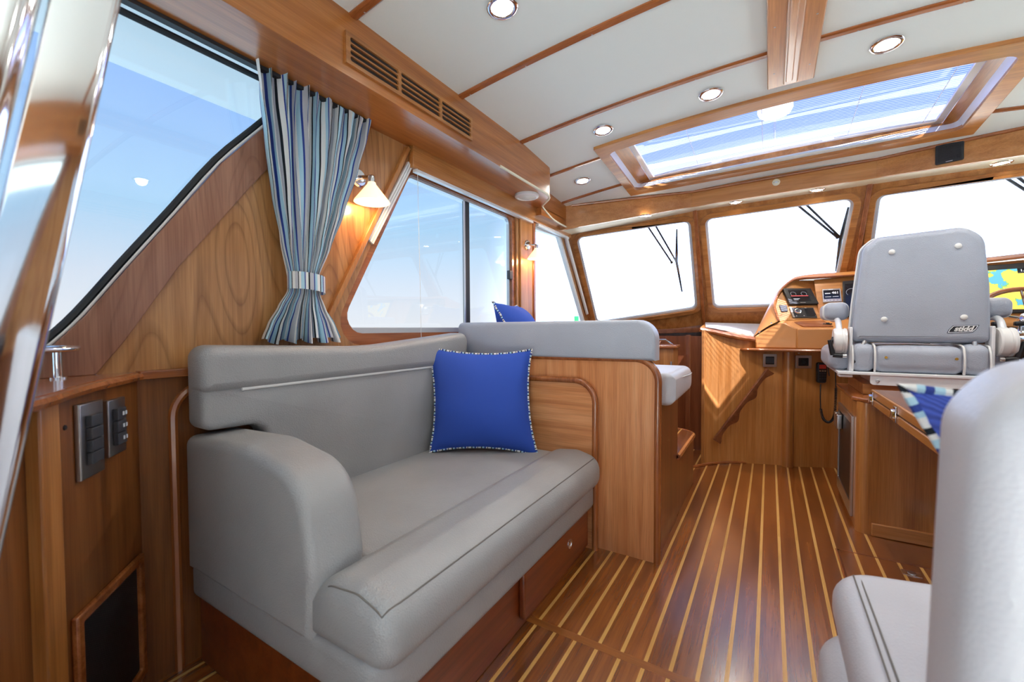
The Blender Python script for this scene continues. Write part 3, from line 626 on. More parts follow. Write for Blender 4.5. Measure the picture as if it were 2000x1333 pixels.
# ================================================================== recessed lamps
def downlight(loc, nrm, r, label, power, group, warm=False):
    d = thing('downlight', label, 'ceiling light', loc, group); n = V(nrm).normalized(); O = V(loc)
    B().lathe([(r*.68, .001), (r*.72, .005), (r*.80, .007), (r*.93, .006), (r, .003), (r, -.001)], O, n, 28, cap=False).done('trim_ring', 'chrome', d)
    B().lathe([(r*.72, .0015), (r*.66, .003), (.001, .0035)], O, n, 24, cap=False).done('lens', 'lamp_white', d)
    ld = bpy.data.lights.new('glow', 'SPOT'); ld.energy = power*LAMP; ld.spot_size = math.radians(150); ld.spot_blend = .8; ld.shadow_soft_size = .035; ld.color = (1, .90, .76) if warm else (1, .95, .88)
    lo_ = bpy.data.objects.new('glow', ld); sc.collection.objects.link(lo_); lo_.parent = d; lo_.location = n*.012; lo_.rotation_euler = n.to_track_quat('-Z', 'Y').to_euler(); lo_.visible_camera = False
def cn(x, y):
    e = .01; return (cz(x+e, y)-cz(x-e, y))/(2*e), (cz(x, y+e)-cz(x, y-e))/(2*e), -1
DL = [(-.828, 1.304, 'round recessed ceiling light above the air vent, nearest the camera'), (-.824, 2.365, 'round recessed ceiling light aft of the skylight, leftmost of its row of three'),
      (-.263, 2.358, 'round recessed ceiling light aft of the skylight, between two others'), (.405, 2.344, 'round recessed ceiling light right of the wooden ceiling beam'),
      (-1.153, 2.875, 'small looking recessed ceiling light between two short battens left of the skylight'), (1.03, 1.304, 'recessed ceiling light over the starboard seat'), (1.05, 2.36, 'recessed ceiling light at the starboard edge')]
for (x, y, lb) in DL: downlight((x, y, cz(x, y)-.001), cn(x, y), .056, lb, 20, 'recessed ceiling lights')
for (x, y, z, lb) in [(-.846, 3.42, 1.889, 'small recessed light under the header over the port windshield pane'), (-.229, 3.64, 1.951, 'small recessed light over the left half of the centre windshield'), (.274, 3.64, 1.956, 'small recessed light over the right half of the centre windshield'), (1.096, 3.46, 1.912, 'small recessed light under the header right of the black speaker')]:
    downlight((x, y, z), (0, 0, -1), .046, lb, 13, 'header lights', True)
# ================================================================== things on soffit and header
sp = thing('round_speaker', 'white round speaker mounted under the forward end of the soffit', 'speaker', (-1.375, 2.45, 1.885))
B().lathe([(.078, 0), (.080, .006), (.078, .016), (.070, .021), (.062, .021), (.060, .016)], (-1.375, 2.45, 1.885), (0, 0, -1), 36, cap=False).done('rim', 'white', sp)
B().lathe([(.061, .015), (.05, .018), (.025, .021), (.022, .024), (.001, .025)], (-1.375, 2.45, 1.885), (0, 0, -1), 32, cap=False).done('grille', 'vinyl', sp)
g = B()
for k in range(5):
    for j in range(6+6*k):
        a = 2*math.pi*j/(6+6*k); rr = .026+.007*k; g.lathe([(.0016, 0), (.0014, .0007)], (-1.375+rr*math.cos(a), 2.45+rr*math.sin(a), 1.8672+.0009*k-.0005), (0, 0, -1), 6)
tag(g.done('perforations', 'grey_plastic', sp), kind='stuff')
bs = thing('square_speaker', 'black square speaker set in the wooden header right of the skylight', 'speaker', (.88, 3.443, 1.95))
hu = V((.1105, -.036, 0)).normalized(); hn = V((-hu.y, hu.x, 0))*-1; hn = V((-.309, -.951, 0))
B().slab(rpoly([(-.058, 0), (.058, 0), (.058, .112), (-.058, .112)], .008), V((.880, 3.434, 1.948)), hu, (0, 0, 1), hn, .014, .004).done('cabinet', 'black_soft', bs)
g = B()
for k in range(11): c = V((.880, 3.434, 1.962+k*.0085))+hn*.0145; g.obox(c, hu*.046, V((0, 0, .0022)), hn*.0012)
g.done('grille_bars', 'black', bs); B().lathe([(.008, 0), (.007, .004)], V((.880, 3.434, 1.970))+hu*.034+hn*.013, hn, 14).done('knob', 'black', bs)
B().obox(V((.880, 3.434, 1.9545))+hn*.0145, hu*.014, V((0, 0, .0016)), hn*.0008).done('badge', 'steel', bs)
pp = thing('round_cover_plate', 'small cream round cover plate on the wooden header above the centre windshield', 'cover plate', (.03, 3.556, 2.028)); B().lathe([(.024, 0), (.024, .003), (.021, .005), (.001, .005)], (.03, 3.557, 2.028), (0, -1, 0), 24).done('disc', 'cream', pp)
g = B()
for dx in (-.014, .014): g.lathe([(.003, 0), (.002, .001)], (.03+dx, 3.552, 2.028), (0, -1, 0), 8)
tag(g.done('screws', 'brushed', pp), kind='stuff'); B().box(.022, .038, 3.5505, 3.552, 2.022, 2.034).done('sensor_window', 'gasket', pp)
# ================================================================== wall lamps
def sconce(P, s, label):
    t = thing('wall_sconce', label, 'wall lamp', P, 'cone shaded wall sconces'); P = V(P)
    B().lathe([(.040*s, 0), (.040*s, .006), (.034*s, .012), (.022*s, .013), (.001, .013)], P, (1, 0, 0), 28).done('back_plate', 'chrome', t)
    e = P+V((.085*s, .004, -.012*s)); B().tube([P+V((.008, 0, .0)), e], .0095*s, 12).done('arm', 'chrome', t); B().lathe([(.013*s, -.02*s), (.014*s, .012*s), (.010*s, .02*s)], e+V((0, 0, -.012*s)), (0, 0, 1), 16).done('socket', 'chrome', t)
    q = e+V((0, 0, -.022*s)); B().lathe([(.016*s, 0), (.018*s, -.008*s), (.072*s, -.078*s), (.074*s, -.084*s), (.070*s, -.084*s), (.015*s, -.010*s)], q, (0, 0, 1), 36, cap=False).done('shade', 'shade_glass', t)
    B().lathe([(.004, 0), (.013*s, -.014*s), (.013*s, -.03*s), (.002, -.04*s)], q+V((0, 0, -.022*s)), (0, 0, 1), 14).done('bulb', 'lamp_warm', t)
    ld = bpy.data.lights.new('glow', 'POINT'); ld.energy = 2.2*LAMP; ld.shadow_soft_size = .02; ld.color = (1, .60, .27); lo_ = bpy.data.objects.new('glow', ld); sc.collection.objects.link(lo_); lo_.parent = t; lo_.location = (q-P)+V((0, 0, -.09*s)); lo_.visible_camera = False
sconce((-1.499, 1.205, 1.645), .98, 'chrome wall sconce with glowing cone shade beside the striped curtain')
sconce((-1.486, 2.645, 1.600), .90, 'chrome wall sconce with glowing cone shade on the post between the port windows')
# ================================================================== curtain
def lerp_path(P, t):
    for i in range(len(P)-1):
        if t <= P[i+1][0]:
            a = (t-P[i][0])/(P[i+1][0]-P[i][0]); a = a*a*(3-2*a)*.35+a*.65
            return P[i][1]+(P[i+1][1]-P[i][1])*a, P[i][2]+(P[i+1][2]-P[i][2])*a
    return P[-1][1], P[-1][2]
# edges measured on a plane 4 cm off the wall: (height, left y, right y)
CE = [(0.0, .760, 1.225), (.10, .765, 1.205), (.25, .785, 1.160), (.45, .812, 1.095), (.62, .838, 1.035), (.745, .862, .978), (.775, .868, .976), (.81, .862, .985), (.87, .830, 1.010), (.94, .795, 1.050), (1.0, .775, 1.072)]
TOPZ, BOTZ = 1.880, .962
def curt(u, v, inner=0.0):
    l, r = lerp_path([(a, b, c) for a, b, c in CE], v); w = r-l; tight = min(1, max(0, (w-.10)/.34))
    uu = u+.012*math.sin(9*u+5*v)*tight; y = l+w*uu; full = .75/max(w, .09)
    amp = .007+.015*tight+(.012 if v > .82 else 0)*(v-.82)/.18
    x = amp*(math.sin(2*math.pi*10.3*u+.9*math.sin(6*u)+.8*math.sin(5*v))+.45*math.sin(2*math.pi*5.1*u+2+1.6*v))+.006*math.sin(31*u+7*v)
    bulge = .030*math.sin(math.pi*max(0, min(1, u)))*(1-tight)
    z = TOPZ+(BOTZ-TOPZ)*v+(.010*math.sin(2*math.pi*5*u+1)*(v**6))+.012*math.sin(2*math.pi*10.3*u+2.0)*(1-v)**10
    y += .35*amp*math.cos(2*math.pi*10.3*u+1)
    return V((-1.450+x+bulge+inner, y, z))
ct = thing('curtain', 'blue, grey and white striped curtain gathered by a tieback beside the aft window', 'curtain', (-1.45, .98, .985))
B().grid(lambda u, v: curt(u, v), 230, 90).done('cloth', 'curtain_stripe', ct, angle=180)
g = B(); zc = TOPZ+(BOTZ-TOPZ)*.775
g.grid(lambda u, v: V((-1.432+.046*math.sin(2*math.pi*u)*1.0, .922+.068*math.cos(2*math.pi*u), zc+.030-.06*v-.006*math.cos(2*math.pi*u)+.004*math.sin(2*math.pi*u))), 48, 4, True); g.uv = [(a*.55, b) for a, b in g.uv]
g.done('tieback', 'curtain_stripe', ct, angle=180)
B().box(-1.478, -1.452, -.2, 1.23, 1.872, 1.884).done('curtain_track', 'black_soft', ct)
# ================================================================== throw pillows
def pillow(name, label, C, U, Vv, w, h, T, mat, rp=.005, ears=.045, group='blue throw pillows', seed=1, pipe='piping_stripe', sag=0.0):
    t = thing(name, label, 'pillow', C, group); C = V(C); U = V(U).normalized(); Vv = V(Vv).normalized(); Nn = U.cross(Vv).normalized(); rd = random.Random(seed); ph = [rd.random()*6 for _ in range(6)]
    def out(a, b):
        pin = lambda q: ears*(1-abs(q)**2.2)
        return a*(w/2-pin(b)*w*1.0), b*(h/2-pin(a)*h*1.0)
    def f(side):
        def fn(u, v):
            a = u*2-1; b = v*2-1; x, y = out(a, b); k = (max(0, 1-abs(a)**2.4)**.62)*(max(0, 1-abs(b)**2.4)**.62); rip = .10*math.sin(7*a+3*b+ph[0])*abs(b)**3+.08*math.sin(9*b+ph[1])*abs(a)**3
            return C+U*x+Vv*(y-sag*(1-b*b)*0)+Nn*(side*T/2*k*(1+rip))
        return fn
    B().grid(f(1), 28, 28).grid(f(-1), 28, 28).done('cover', mat, t, angle=180)
    P = []
    for (a0, b0, a1, b1) in ((-1, -1, 1, -1), (1, -1, 1, 1), (1, 1, -1, 1), (-1, 1, -1, -1)):
        for k in range(26):
            q = k/26; x, y = out(a0+(a1-a0)*q, b0+(b1-b0)*q); P.append(C+U*x+Vv*y+Nn*.002*math.sin(40*q))
    B().tube(P, rp, 8, closed=True).done('piping', pipe, t)
    return t
pillow('throw_pillow', 'square blue throw pillow with striped piping leaning on the sofa backrest', (-1.150, 1.607, .668), (.86, .51, -.035), (-.13, .13, .98), .50, .495, .16, 'blue_cloth', seed=3, ears=.062)
pillow('throw_pillow', 'blue throw pillow with striped piping half hidden behind the dinette backrest', (-1.262, 2.174, .975), (-.20, .97, 0), (-.52, .0, .85), .42, .42, .20, 'blue_cloth', seed=5, ears=.06)
# ================================================================== sofa
sf = thing('sofa', 'grey leather settee with rolled arm on a cherry wood plinth', 'sofa', (-1.05, 1.17, 0))
B().box(-1.46, -.70, .575, 1.775, .0, .215).done('plinth', 'mahogany_y', sf, bevel=.004)
dr = B().box(-.70, -.676, 1.178, 1.745, .040, .200).done('drawer', 'mahogany_y', sf, bevel=.007)
B().lathe([(.019, 0), (.019, .003), (.015, .005), (.011, .004), (.010, .002), (.001, .002)], (-.677, 1.545, .135), (1, 0, 0), 24).done('lock', 'chrome', dr)
B().slab(rpoly([(-1.465, .555), (-.655, .555), (-.655, 1.775), (-1.465, 1.775)], [.02, .07, .03, .02]), (0, 0, .204), (1, 0, 0), (0, 1, 0), (0, 0, 1), .115, .028, 5).done('apron_cushion', 'leather', sf)
st = B().slab(rpoly([(-1.44, .695), (-.80, .695), (-.80, 1.772), (-1.44, 1.772)], .03), (0, 0, .262), (1, 0, 0), (0, 1, 0), (0, 0, 1), .170, .028, 5).done('seat_cushion', 'leather', sf)
# raised front roll of the seat
ro = rpoly([(0, -.082), (.275, -.082), (.275, .055), (.17, .082), (.08, .072), (0, .03)], [.0, .06, .07, .08, .07, .0], 6)
B().slab(ro, (-.8935, .552, .384), (1, 0, 0), (0, 0, 1), (0, 1, 0), 1.216, .045, 5).done('front_roll', 'leather', sf)
ro = ro if area(ro) > 0 else ro[::-1]; kx = max(range(len(ro)), key=lambda i: ro[i][0]*.9+ro[i][1]); q_ = [p for p in inset(ro, .0132) if p[1] > -.005 and p[0] > .02 and p[1] > ro[kx][1]-.012]; q_.sort(key=lambda p: p[0]-p[1]*.6)
cut = [p for p in q_ if p[0]+p[1] <= ro[kx][0]+ro[kx][1]-.012]
B().tube([V((-.8935+p[0], .5645, .384+p[1])) for p in cut]+[V((-.8935+ro[kx][0]-.004, .578, .384+ro[kx][1]-.002)), V((-.8935+ro[kx][0]+.0005, .605, .3845+ro[kx][1])), V((-.8935+ro[kx][0]+.0005, 1.72, .3845+ro[kx][1]))], .0018, 6).done('seam', 'seam', sf)
# arm
ap = rpoly([(-1.462, .296), (-.868, .296), (-.850, .46), (-.885, .665), (-1.13, .706), (-1.462, .694)], [.01, .01, .10, .16, .25, .03], 10)
B().slab(ap, (0, .545, 0), (1, 0, 0), (0, 0, 1), (0, 1, 0), .150, .026, 5).done('arm', 'leather', sf)
for yy in (.5465, .690):
    e = inset(ap if area(ap) > 0 else ap[::-1], .018); e = [p for p in e if p[1] > .30]
    e = sorted(e, key=lambda p: math.atan2(p[1]-.45, p[0]+1.15)); e = [p for p in e if not (p[0] < -1.43 and p[1] < .66)]
    B().tube([V((x, yy, z)) for x, z in e], .0016, 6).done('seam', 'seam', sf)
B().tube([(-1.45, .556, .308), (-.90, .554, .308)], .005, 8).done('piping', 'leather', sf)
# back: lower pad, upper roll and pale piping
lb_ = rpoly([(.740, .415), (1.770, .415), (1.770, .850), (.556, .850), (.556, .712), (.70, .706), (.735, .68)], [.02, .02, .02, .02, .03, .025, .03], 5)
B().slab(lb_, (-1.465, 0, 0), (0, 1, 0), (0, 0, 1), (1, 0, 0), .100, .020, 4, puff=0).done('backrest_lower', 'leather', sf)
ub = rpoly([(.552, .822), (1.775, .822), (1.775, .985), (1.15, .934), (.552, .960)], [.02, .03, .045, 1.5, .04], 7)
B().slab(ub, (-1.464, 0, 0), (0, 1, 0), (0, 0, 1), (1, 0, 0), .118, .032, 5).done('backrest_upper', 'leather', sf)
B().tube([(-1.3625, .66, .823), (-1.3625, 1.0, .823), (-1.3625, 1.75, .823)], .005, 8).done('piping', 'piping_white', sf)
B().tube(sm([(-1.366, .574, .930), (-1.364, .572, .89), (-1.370, .572, .84), (-1.378, .574, .74), (-1.385, .585, .722), (-1.385, .70, .715)], 4), .0016, 6).done('seam', 'seam_pale', sf)
# ================================================================== partition and dinette
pt = thing('partition', 'cherry wood partition with rounded corner and moulding at the end of the sofa', 'partition', (-.94, 1.835, 0))
pp_ = rpoly([(-1.478, 0), (-.397, 0), (-.397, .868), (-1.478, .860)], [0, 0, .095, 0], 10)
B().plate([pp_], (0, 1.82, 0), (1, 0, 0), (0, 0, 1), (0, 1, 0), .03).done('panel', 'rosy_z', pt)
ed = [V((-.399, 1.828, .0)), V((-.399, 1.828, .5))]+[V((x, 1.828, z)) for x, z in pp_ if z > .6 and x > -.6]+[V((-1.47, 1.828, .861))]
B().tube(ed, .0155, 10).done('edge_moulding', 'trim_z', pt)
ap2 = rpoly([(-1.478, 0), (-.662, 0), (-.662, .765), (-1.478, .752)], [0, 0, .10, 0], 10)
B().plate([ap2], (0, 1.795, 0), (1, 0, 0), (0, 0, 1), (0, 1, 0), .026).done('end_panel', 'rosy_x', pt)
ed = [V((-.664, 1.797, .0)), V((-.664, 1.797, .4))]+[V((x, 1.797, z)) for x, z in ap2 if z > .6 and x > -.8]+[V((-1.47, 1.797, .755))]
B().tube(ed, .014, 10).done('panel_moulding', 'trim_z', pt)
dn = thing('dinette_bench', 'raised dinette bench with grey leather backrest and step beyond the partition', 'bench', (-.92, 2.4, 0))
db = rpoly([(-1.452, .862), (-.407, .862), (-.407, 1.036), (-1.452, 1.036)], [.02, .0, .095, .03], 9)
B().slab(db, (0, 1.806, 0), (1, 0, 0), (0, 0, 1), (0, 1, 0), .105, .018, 4).done('backrest', 'leather_cool', dn)
e = [V((x, 1.8235, z)) for x, z in inset(db, .012) if z > .95 or x > -.5]; e = [p for p in e if p.z > .88 and not (p.x < -1.43)]
B().tube(sorted(e, key=lambda p: -math.atan2(p.z-.9, p.x+1.0)), .0018, 6).done('seam', 'seam', dn)
B().slab(rpoly([(1.93, .655), (2.43, .665), (2.44, .80), (1.93, .80)], [.02, .06, .055, .02], 6), (-1.46, 0, 0), (0, 1, 0), (0, 0, 1), (1, 0, 0), 1.110, .040, 6).done('seat_cushion', 'leather_pale', dn)
B().tube(sm([(-.362, 1.96, .772), (-.348, 2.2, .765), (-.352, 2.38, .76), (-.40, 2.425, .762), (-.8, 2.43, .762)], 4), .002, 6).done('seam', 'seam_pale', dn)
B().slab(rpoly([(-.8, 1.85), (-.405, 1.85), (-.405, 2.32), (-.8, 2.32)], 0), (0, 0, 0), (1, 0, 0), (0, 1, 0), (0, 0, 1), .66, 0).done('base', 'dark_z', dn)
B().box(-.80, -.412, 2.32, 2.92, 0, .318).done('step_base', 'dark_z', dn)
stp_ = rpoly([(-.80, 2.30), (-.398, 2.30), (-.398, 2.90), (-.80, 2.94)], [0, 0, .12, 0], 8)
B().slab(stp_, (0, 0, .318), (1, 0, 0), (0, 1, 0), (0, 0, 1), .026, .006).done('step_tread', 'teak', dn)
B().box(-.485, -.477, 2.32, 2.90, .3435, .3448).done('inlay_strip', 'holly', dn); B().box(-.565, -.557, 2.32, 2.93, .3435, .3448).done('inlay_strip', 'holly', dn)
B().tube([V((-.400, 2.30, .331)), V((-.400, 2.74, .331))]+[V((x, y, .331)) for x, y in stp_ if y > 2.7 and x > -.6], .015, 8).done('step_nosing', 'trim_y', dn)
lk = thing('dinette_locker', 'small cherry locker with a chrome fiddle on top behind the dinette bench', 'cabinet', (-.74, 3.04, 0))
B().box(-.96, -.548, 2.97, 3.14, 0, .86).done('body', 'cherry_z', lk); B().slab(rpoly([(-.96, 2.955), (-.53, 2.955), (-.53, 3.15), (-.96, 3.15)], [0, .02, .02, 0]), (0, 0, .86), (1, 0, 0), (0, 1, 0), (0, 0, 1), .024, .008).done('top', 'trim_x', lk)
B().tube([(-.90, 2.985, .884), (-.90, 2.985, .920), (-.60, 2.985, .920), (-.555, 2.985, .886)], .006, 8).done('fiddle', 'chrome', lk); B().tube([(-.665, 3.06, .886), (-.63, 2.985, .919)], .005, 8).done('fiddle_brace', 'chrome', lk)
B().box(-.566, -.556, 2.965, 2.971, .735, .775).done('latch', 'steel', lk)
B().box(-.56, -.50, 3.18, 3.45, .62, .635).done('stair_shelf', 'trim_y', wfr); B().box(-.50, -.475, 3.16, 3.20, -.6, .95).done('companionway_post', 'dark_z', wfr)
B().box(-.62, -.42, 3.30, 3.75, -.62, -.60).done('companionway_floor', 'teak', wfr); B().box(-1.46, -.40, 3.86, 3.90, -.7, .93).done('companionway_panel', 'dark_z', wfr)
# ================================================================== helm console
plain('pod', lin('c98748'), .38, coat=.25, bump=.1, bscale=200)
def solid(front, back, name, mat, parent, **k):
    """closed solid between two equal loops of 3d points"""
    n = len(front); vs = [V(p) for p in front]+[V(p) for p in back]; fs = [tuple(range(n)), tuple(range(n, 2*n))[::-1]]+[(i, (i+1) % n, n+(i+1) % n, n+i) for i in range(n)]
    return B().add(vs, fs).done(name, mat, parent, **k)
def quad_slab(ps, depth, name, mat, parent, lift=0.0, **k):
    ps = [V(p) for p in ps]; n = (ps[1]-ps[0]).cross(ps[-1]-ps[0]).normalized()
    if n.y > 0: n = -n
    return solid([p+n*(lift+depth) for p in ps], [p+n*lift for p in ps], name, mat, parent, **k), n
hc = thing('helm_console', 'curved cherry wood helm console with orange hooded instrument pod', 'console', (.2, 3.75, 0))
cv = sm([(-.412, 3.368, 0), (-.33, 3.425, 0), (-.2, 3.495, 0), (-.05, 3.56, 0), (.10, 3.605, 0)], 6)
topz = [1.0-.09*i/(len(cv)-1) for i in range(len(cv))]
vs = []; fs = []; n = len(cv)
for p, tz in zip(cv, topz): vs += [(p.x, p.y, 0), (p.x, p.y, tz-.02), (p.x+.005, p.y+.02, 0), (p.x+.005, p.y+.02, tz-.02)]
for i in range(n-1):
    a = i*4; b = a+4; fs += [(a, b, b+1, a+1), (a+2, a+3, b+3, b+2), (a+1, b+1, b+3, a+3)]
fs += [(0, 1, 3, 2), ((n-1)*4, (n-1)*4+2, (n-1)*4+3, (n-1)*4+1)]
B().add(vs, fs).done('curved_panel', 'honey_z', hc)
B().box(-.424, -.404, 3.36, 3.80, -.65, .985).done('end_post', 'cherry_z', hc, bevel=.004)
B().lathe([(.037, 0), (.037, .835)], (.118, 3.60, 0), (0, 0, 1), 24).done('corner_column', 'cherry_z', hc)
solid([(.13, 3.60, 0), (.50, 3.765, 0), (.50, 3.765, .84), (.13, 3.60, .84)], [(.12, 3.62, 0), (.49, 3.785, 0), (.49, 3.785, .84), (.12, 3.62, .84)], 'right_panel', 'honey_z', hc)
fr = sm([(-.438, 3.382, 1.003), (-.33, 3.415, .980), (-.2, 3.465, .948), (-.085, 3.515, .928)], 6); bk = [V((-.50+.46*i/(len(fr)-1), 4.24, 1.045-.02*i/(len(fr)-1))) for i in range(len(fr))]
lp = fr+bk[::-1]; solid(lp, [p-V((0, 0, .030)) for p in lp], 'counter', 'honey_y', hc)
B().tube([p-V((0, 0, .015)) for p in fr], .0175, 8).done('counter_edge', 'trim_x', hc)
lp2 = [p+V((.03, .07, .006)) for p in fr]+[p+V((0, -.05, .003)) for p in bk[::-1]]; solid([p+V((0, 0, .002)) for p in lp2], [p-V((0, 0, .004)) for p in lp2], 'counter_inlay', 'leather_pale', hc)
sh_ = [(-.19, 3.52), (-.10, 3.468), (.12, 3.462), (.45, 3.48), (.66, 3.56), (.66, 3.80), (-.19, 3.72)]
B().plate([sh_], (0, 0, .833), (1, 0, 0), (0, 1, 0), (0, 0, 1), .017).done('ledge', 'honey_x', hc)
B().tube(sm([V((x, y, .8415)) for x, y in sh_[:5]], 4), .011, 8).done('ledge_nosing', 'trim_x', hc)
# lower box of the pod with tray
L1, L1b, L4, L3, L2 = (-.086, 3.49, .852), (-.092, 3.495, .936), (.061, 3.528, 1.047), (.162, 3.49, .992), (.164, 3.49, .851)
solid([L1, L1b, L4, L3, L2], [(-.03, 3.80, .852), (-.03, 3.80, .936), (.13, 3.80, 1.047), (.23, 3.80, .992), (.23, 3.80, .851)], 'pod_left_cheek', 'pod', hc, bevel=.010)
solid([(.160, 3.489, .852), (.160, 3.489, .990), (.72, 3.50, .992), (.72, 3.50, .852)], [(.16, 3.53, .852), (.16, 3.53, .990), (.72, 3.54, .992), (.72, 3.54, .852)], 'pod_front', 'pod', hc, bevel=.008)
solid([(.061, 3.530, 1.046), (.162, 3.500, .990), (.72, 3.510, .990), (.72, 3.66, 1.046), (.312, 3.66, 1.060)], [(.061, 3.54, 1.0), (.162, 3.52, .96), (.72, 3.53, .96), (.72, 3.68, .98), (.312, 3.68, .98)], 'tray_rim', 'pod', hc)
solid([(.125, 3.560, 1.0415), (.200, 3.524, 1.0065), (.365, 3.528, 1.0040), (.318, 3.630, 1.0480)], [(.130, 3.565, 1.03), (.200, 3.530, .99), (.36, 3.535, .99), (.318, 3.630, 1.03)], 'tray_recess', 'trim_x', hc)
# instrument faces
FLp = [(.061, 3.528, 1.047), (.036, 3.603, 1.148), (.050, 3.66, 1.21), (.078, 3.726, 1.268), (.135, 3.809, 1.334), (.18, 3.845, 1.352), (.288, 3.896, 1.351), (.312, 3.658, 1.062)]
nl = V((math.sin(math.radians(25))*math.cos(math.radians(38)), -math.cos(math.radians(25))*math.cos(math.radians(38)), math.sin(math.radians(38))))
solid(FLp, [V(p)-nl*.03 for p in FLp], 'instrument_panel', 'honey_x', hc)
FCp = [(.300, 3.658, 1.062), (.276, 3.825, 1.350), (1.60, 3.87, 1.42), (1.60, 3.60, .97), (.72, 3.64, 1.03)]; nc = V((0, -math.cos(math.radians(30)), math.sin(math.radians(30))))
solid(FCp, [V(p)-nc*.03 for p in FCp], 'instrument_panel', 'honey_x', hc)
# hood: rim, flared side and top
E_ = sm([(.055, 3.505, 1.045), (.026, 3.585, 1.150), (.044, 3.655, 1.222), (.078, 3.72, 1.285), (.138, 3.785, 1.345), (.20, 3.80, 1.362), (.30, 3.80, 1.362), (.54, 3.80, 1.366), (1.0, 3.815, 1.395), (1.6, 3.835, 1.44)], 5)
S_ = sm([(-.094, 3.515, .938), (-.060, 3.63, 1.03), (-.020, 3.74, 1.125), (.050, 3.80, 1.268), (.145, 3.86, 1.366), (.21, 3.88, 1.390), (.31, 3.89, 1.400), (.54, 3.89, 1.402), (1.0, 3.90, 1.428), (1.6, 3.91, 1.47)], 5)
K_ = [V((p.x-.02, 4.22, max(.97, p.z-.10))) for p in S_]
g = B(); n = len(E_); rows = [E_, [a.lerp(b, .35)+V((-.006, 0, .006)) for a, b in zip(E_, S_)], [a.lerp(b, .75)+V((-.004, 0, .006)) for a, b in zip(E_, S_)], S_, K_]
g.add([p for r in rows for p in r], [(k*n+i, k*n+i+1, (k+1)*n+i+1, (k+1)*n+i) for k in range(4) for i in range(n-1)]); g.done('hood', 'pod', hc, angle=60)
I_ = [p+V((.016, .035, -.006)) for p in E_]; g = B(); g.add(E_+I_, [(i, i+1, n+i+1, n+i) for i in range(n-1)]); g.done('hood_lip', 'cherry_x', hc, angle=60); B().tube(E_, .007, 8).done('hood_rim', 'trim_x', hc)
for p in ((.012, 3.517, 1.030), (-.062, 3.508, .968)): B().lathe([(.007, 0), (.006, .004), (.001, .006)], p, (-.35, -.85, .4), 14).done('stud', 'chrome', hc)
# ---------------------------------------------------------------- instruments
def lerp2(Q, u, v):
    a = V(Q[0]).lerp(V(Q[1]), u); b = V(Q[3]).lerp(V(Q[2]), u); return b.lerp(a, v)
def sub(Q, u0, u1, v0, v1): return [lerp2(Q, u0, v1), lerp2(Q, u1, v1), lerp2(Q, u1, v0), lerp2(Q, u0, v0)]
def instrument(name, label, cat, Q, depth, scr, smat='screen_dark', group=None, body='black'):
    t = thing(name, label, cat, sum((V(q) for q in Q), V())/4, group); o, n = quad_slab(Q, depth, 'housing', body, t, bevel=.004)
    s_ = quad_slab([p+n*depth for p in sub(Q, *scr)], .0012, 'screen', smat, t)[0]; return t, s_, n
def gauge(t, Q, n, depth, cu, cvv, r, mat='screen_white'):
    U = (V(Q[1])-V(Q[0])); Vv = (V(Q[0])-V(Q[3])); c = lerp2(Q, cu, cvv)+n*(depth+.0018); u = U.normalized(); v = (Vv-u*Vv.dot(u)).normalized()
    B().tube([c+u*(r*math.cos(a))+v*(r*math.sin(a)) for a in [math.radians(-40+k*260/16) for k in range(17)]], .0006, 4).done('gauge', mat, t)
Q1 = [(.075, 3.733, 1.277), (.249, 3.811, 1.274), (.293, 3.730, 1.156), (.115, 3.646, 1.154)]
t, s_, n1 = instrument('engine_display', 'wide black engine display with two round gauges and a red bar', 'display', Q1, .022, (.14, .78, .16, .86))
for cu in (.27, .64): gauge(t, Q1, n1, .022, cu, .62, .018)
quad_slab([p+n1*.0225 for p in sub(Q1, .16, .76, .47, .51)], .001, 'red_bar', 'screen_red', t)
quad_slab([p+n1*.0225 for p in sub(Q1, .20, .42, .30, .325)], .0008, 'readout', 'screen_white', t); quad_slab([p+n1*.0225 for p in sub(Q1, .20, .36, .23, .25)], .0008, 'readout', 'screen_white', t)
quad_slab([p+n1*.022 for p in sub(Q1, .38, .56, .06, .085)], .0008, 'badge', 'steel', t)
for cu, cw in ((.86, .80), (.86, .42), (.86, .22)): B().lathe([(.004, 0), (.003, .001)], lerp2(Q1, cu, cw)+n1*.022, n1, 10).done('button', 'grey_plastic', t)
Q2 = [(.118, 3.634, 1.139), (.264, 3.700, 1.137), (.285, 3.646, 1.063), (.138, 3.579, 1.064)]
t, s_, n2 = instrument('stereo_unit', 'black stereo control with a silver round knob below the engine display', 'stereo', Q2, .006, (.60, .95, .12, .9), body='black')
quad_slab([p+n2*.006 for p in sub(Q2, .0, .07, .02, .98)], .004, 'side_bezel', 'steel', t)
B().lathe([(.023, 0), (.023, .008), (.020, .016), (.016, .017), (.015, .015), (.001, .015)], lerp2(Q2, .26, .55)+n2*.006, n2, 24).done('knob', 'chrome', t)
B().lathe([(.0135, 0), (.0135, .001)], lerp2(Q2, .26, .55)+n2*.0212, n2, 20).done('knob_cap', 'grey_plastic', t)
for cu, cw, w_ in ((.16, .14, .03), (.46, .16, .05), (.62, .92, .08), (.93, .14, .02)): quad_slab([p+n2*.0065 for p in sub(Q2, cu, cu+w_, cw, cw+.06)], .001, 'button', 'steel', t)
Qc = [(.055, 3.622, 1.159), (.103, 3.643, 1.158), (.110, 3.604, 1.111), (.070, 3.584, 1.108)]
t = thing('socket_cover', 'small dark rounded socket cover left of the stereo knob', 'cover', (.085, 3.61, 1.13)); quad_slab(Qc, .007, 'flap', 'grey_plastic', t, bevel=.004)
Q3 = [(.319, 3.777, 1.268), (.425, 3.778, 1.269), (.428, 3.722, 1.172), (.322, 3.722, 1.170)]
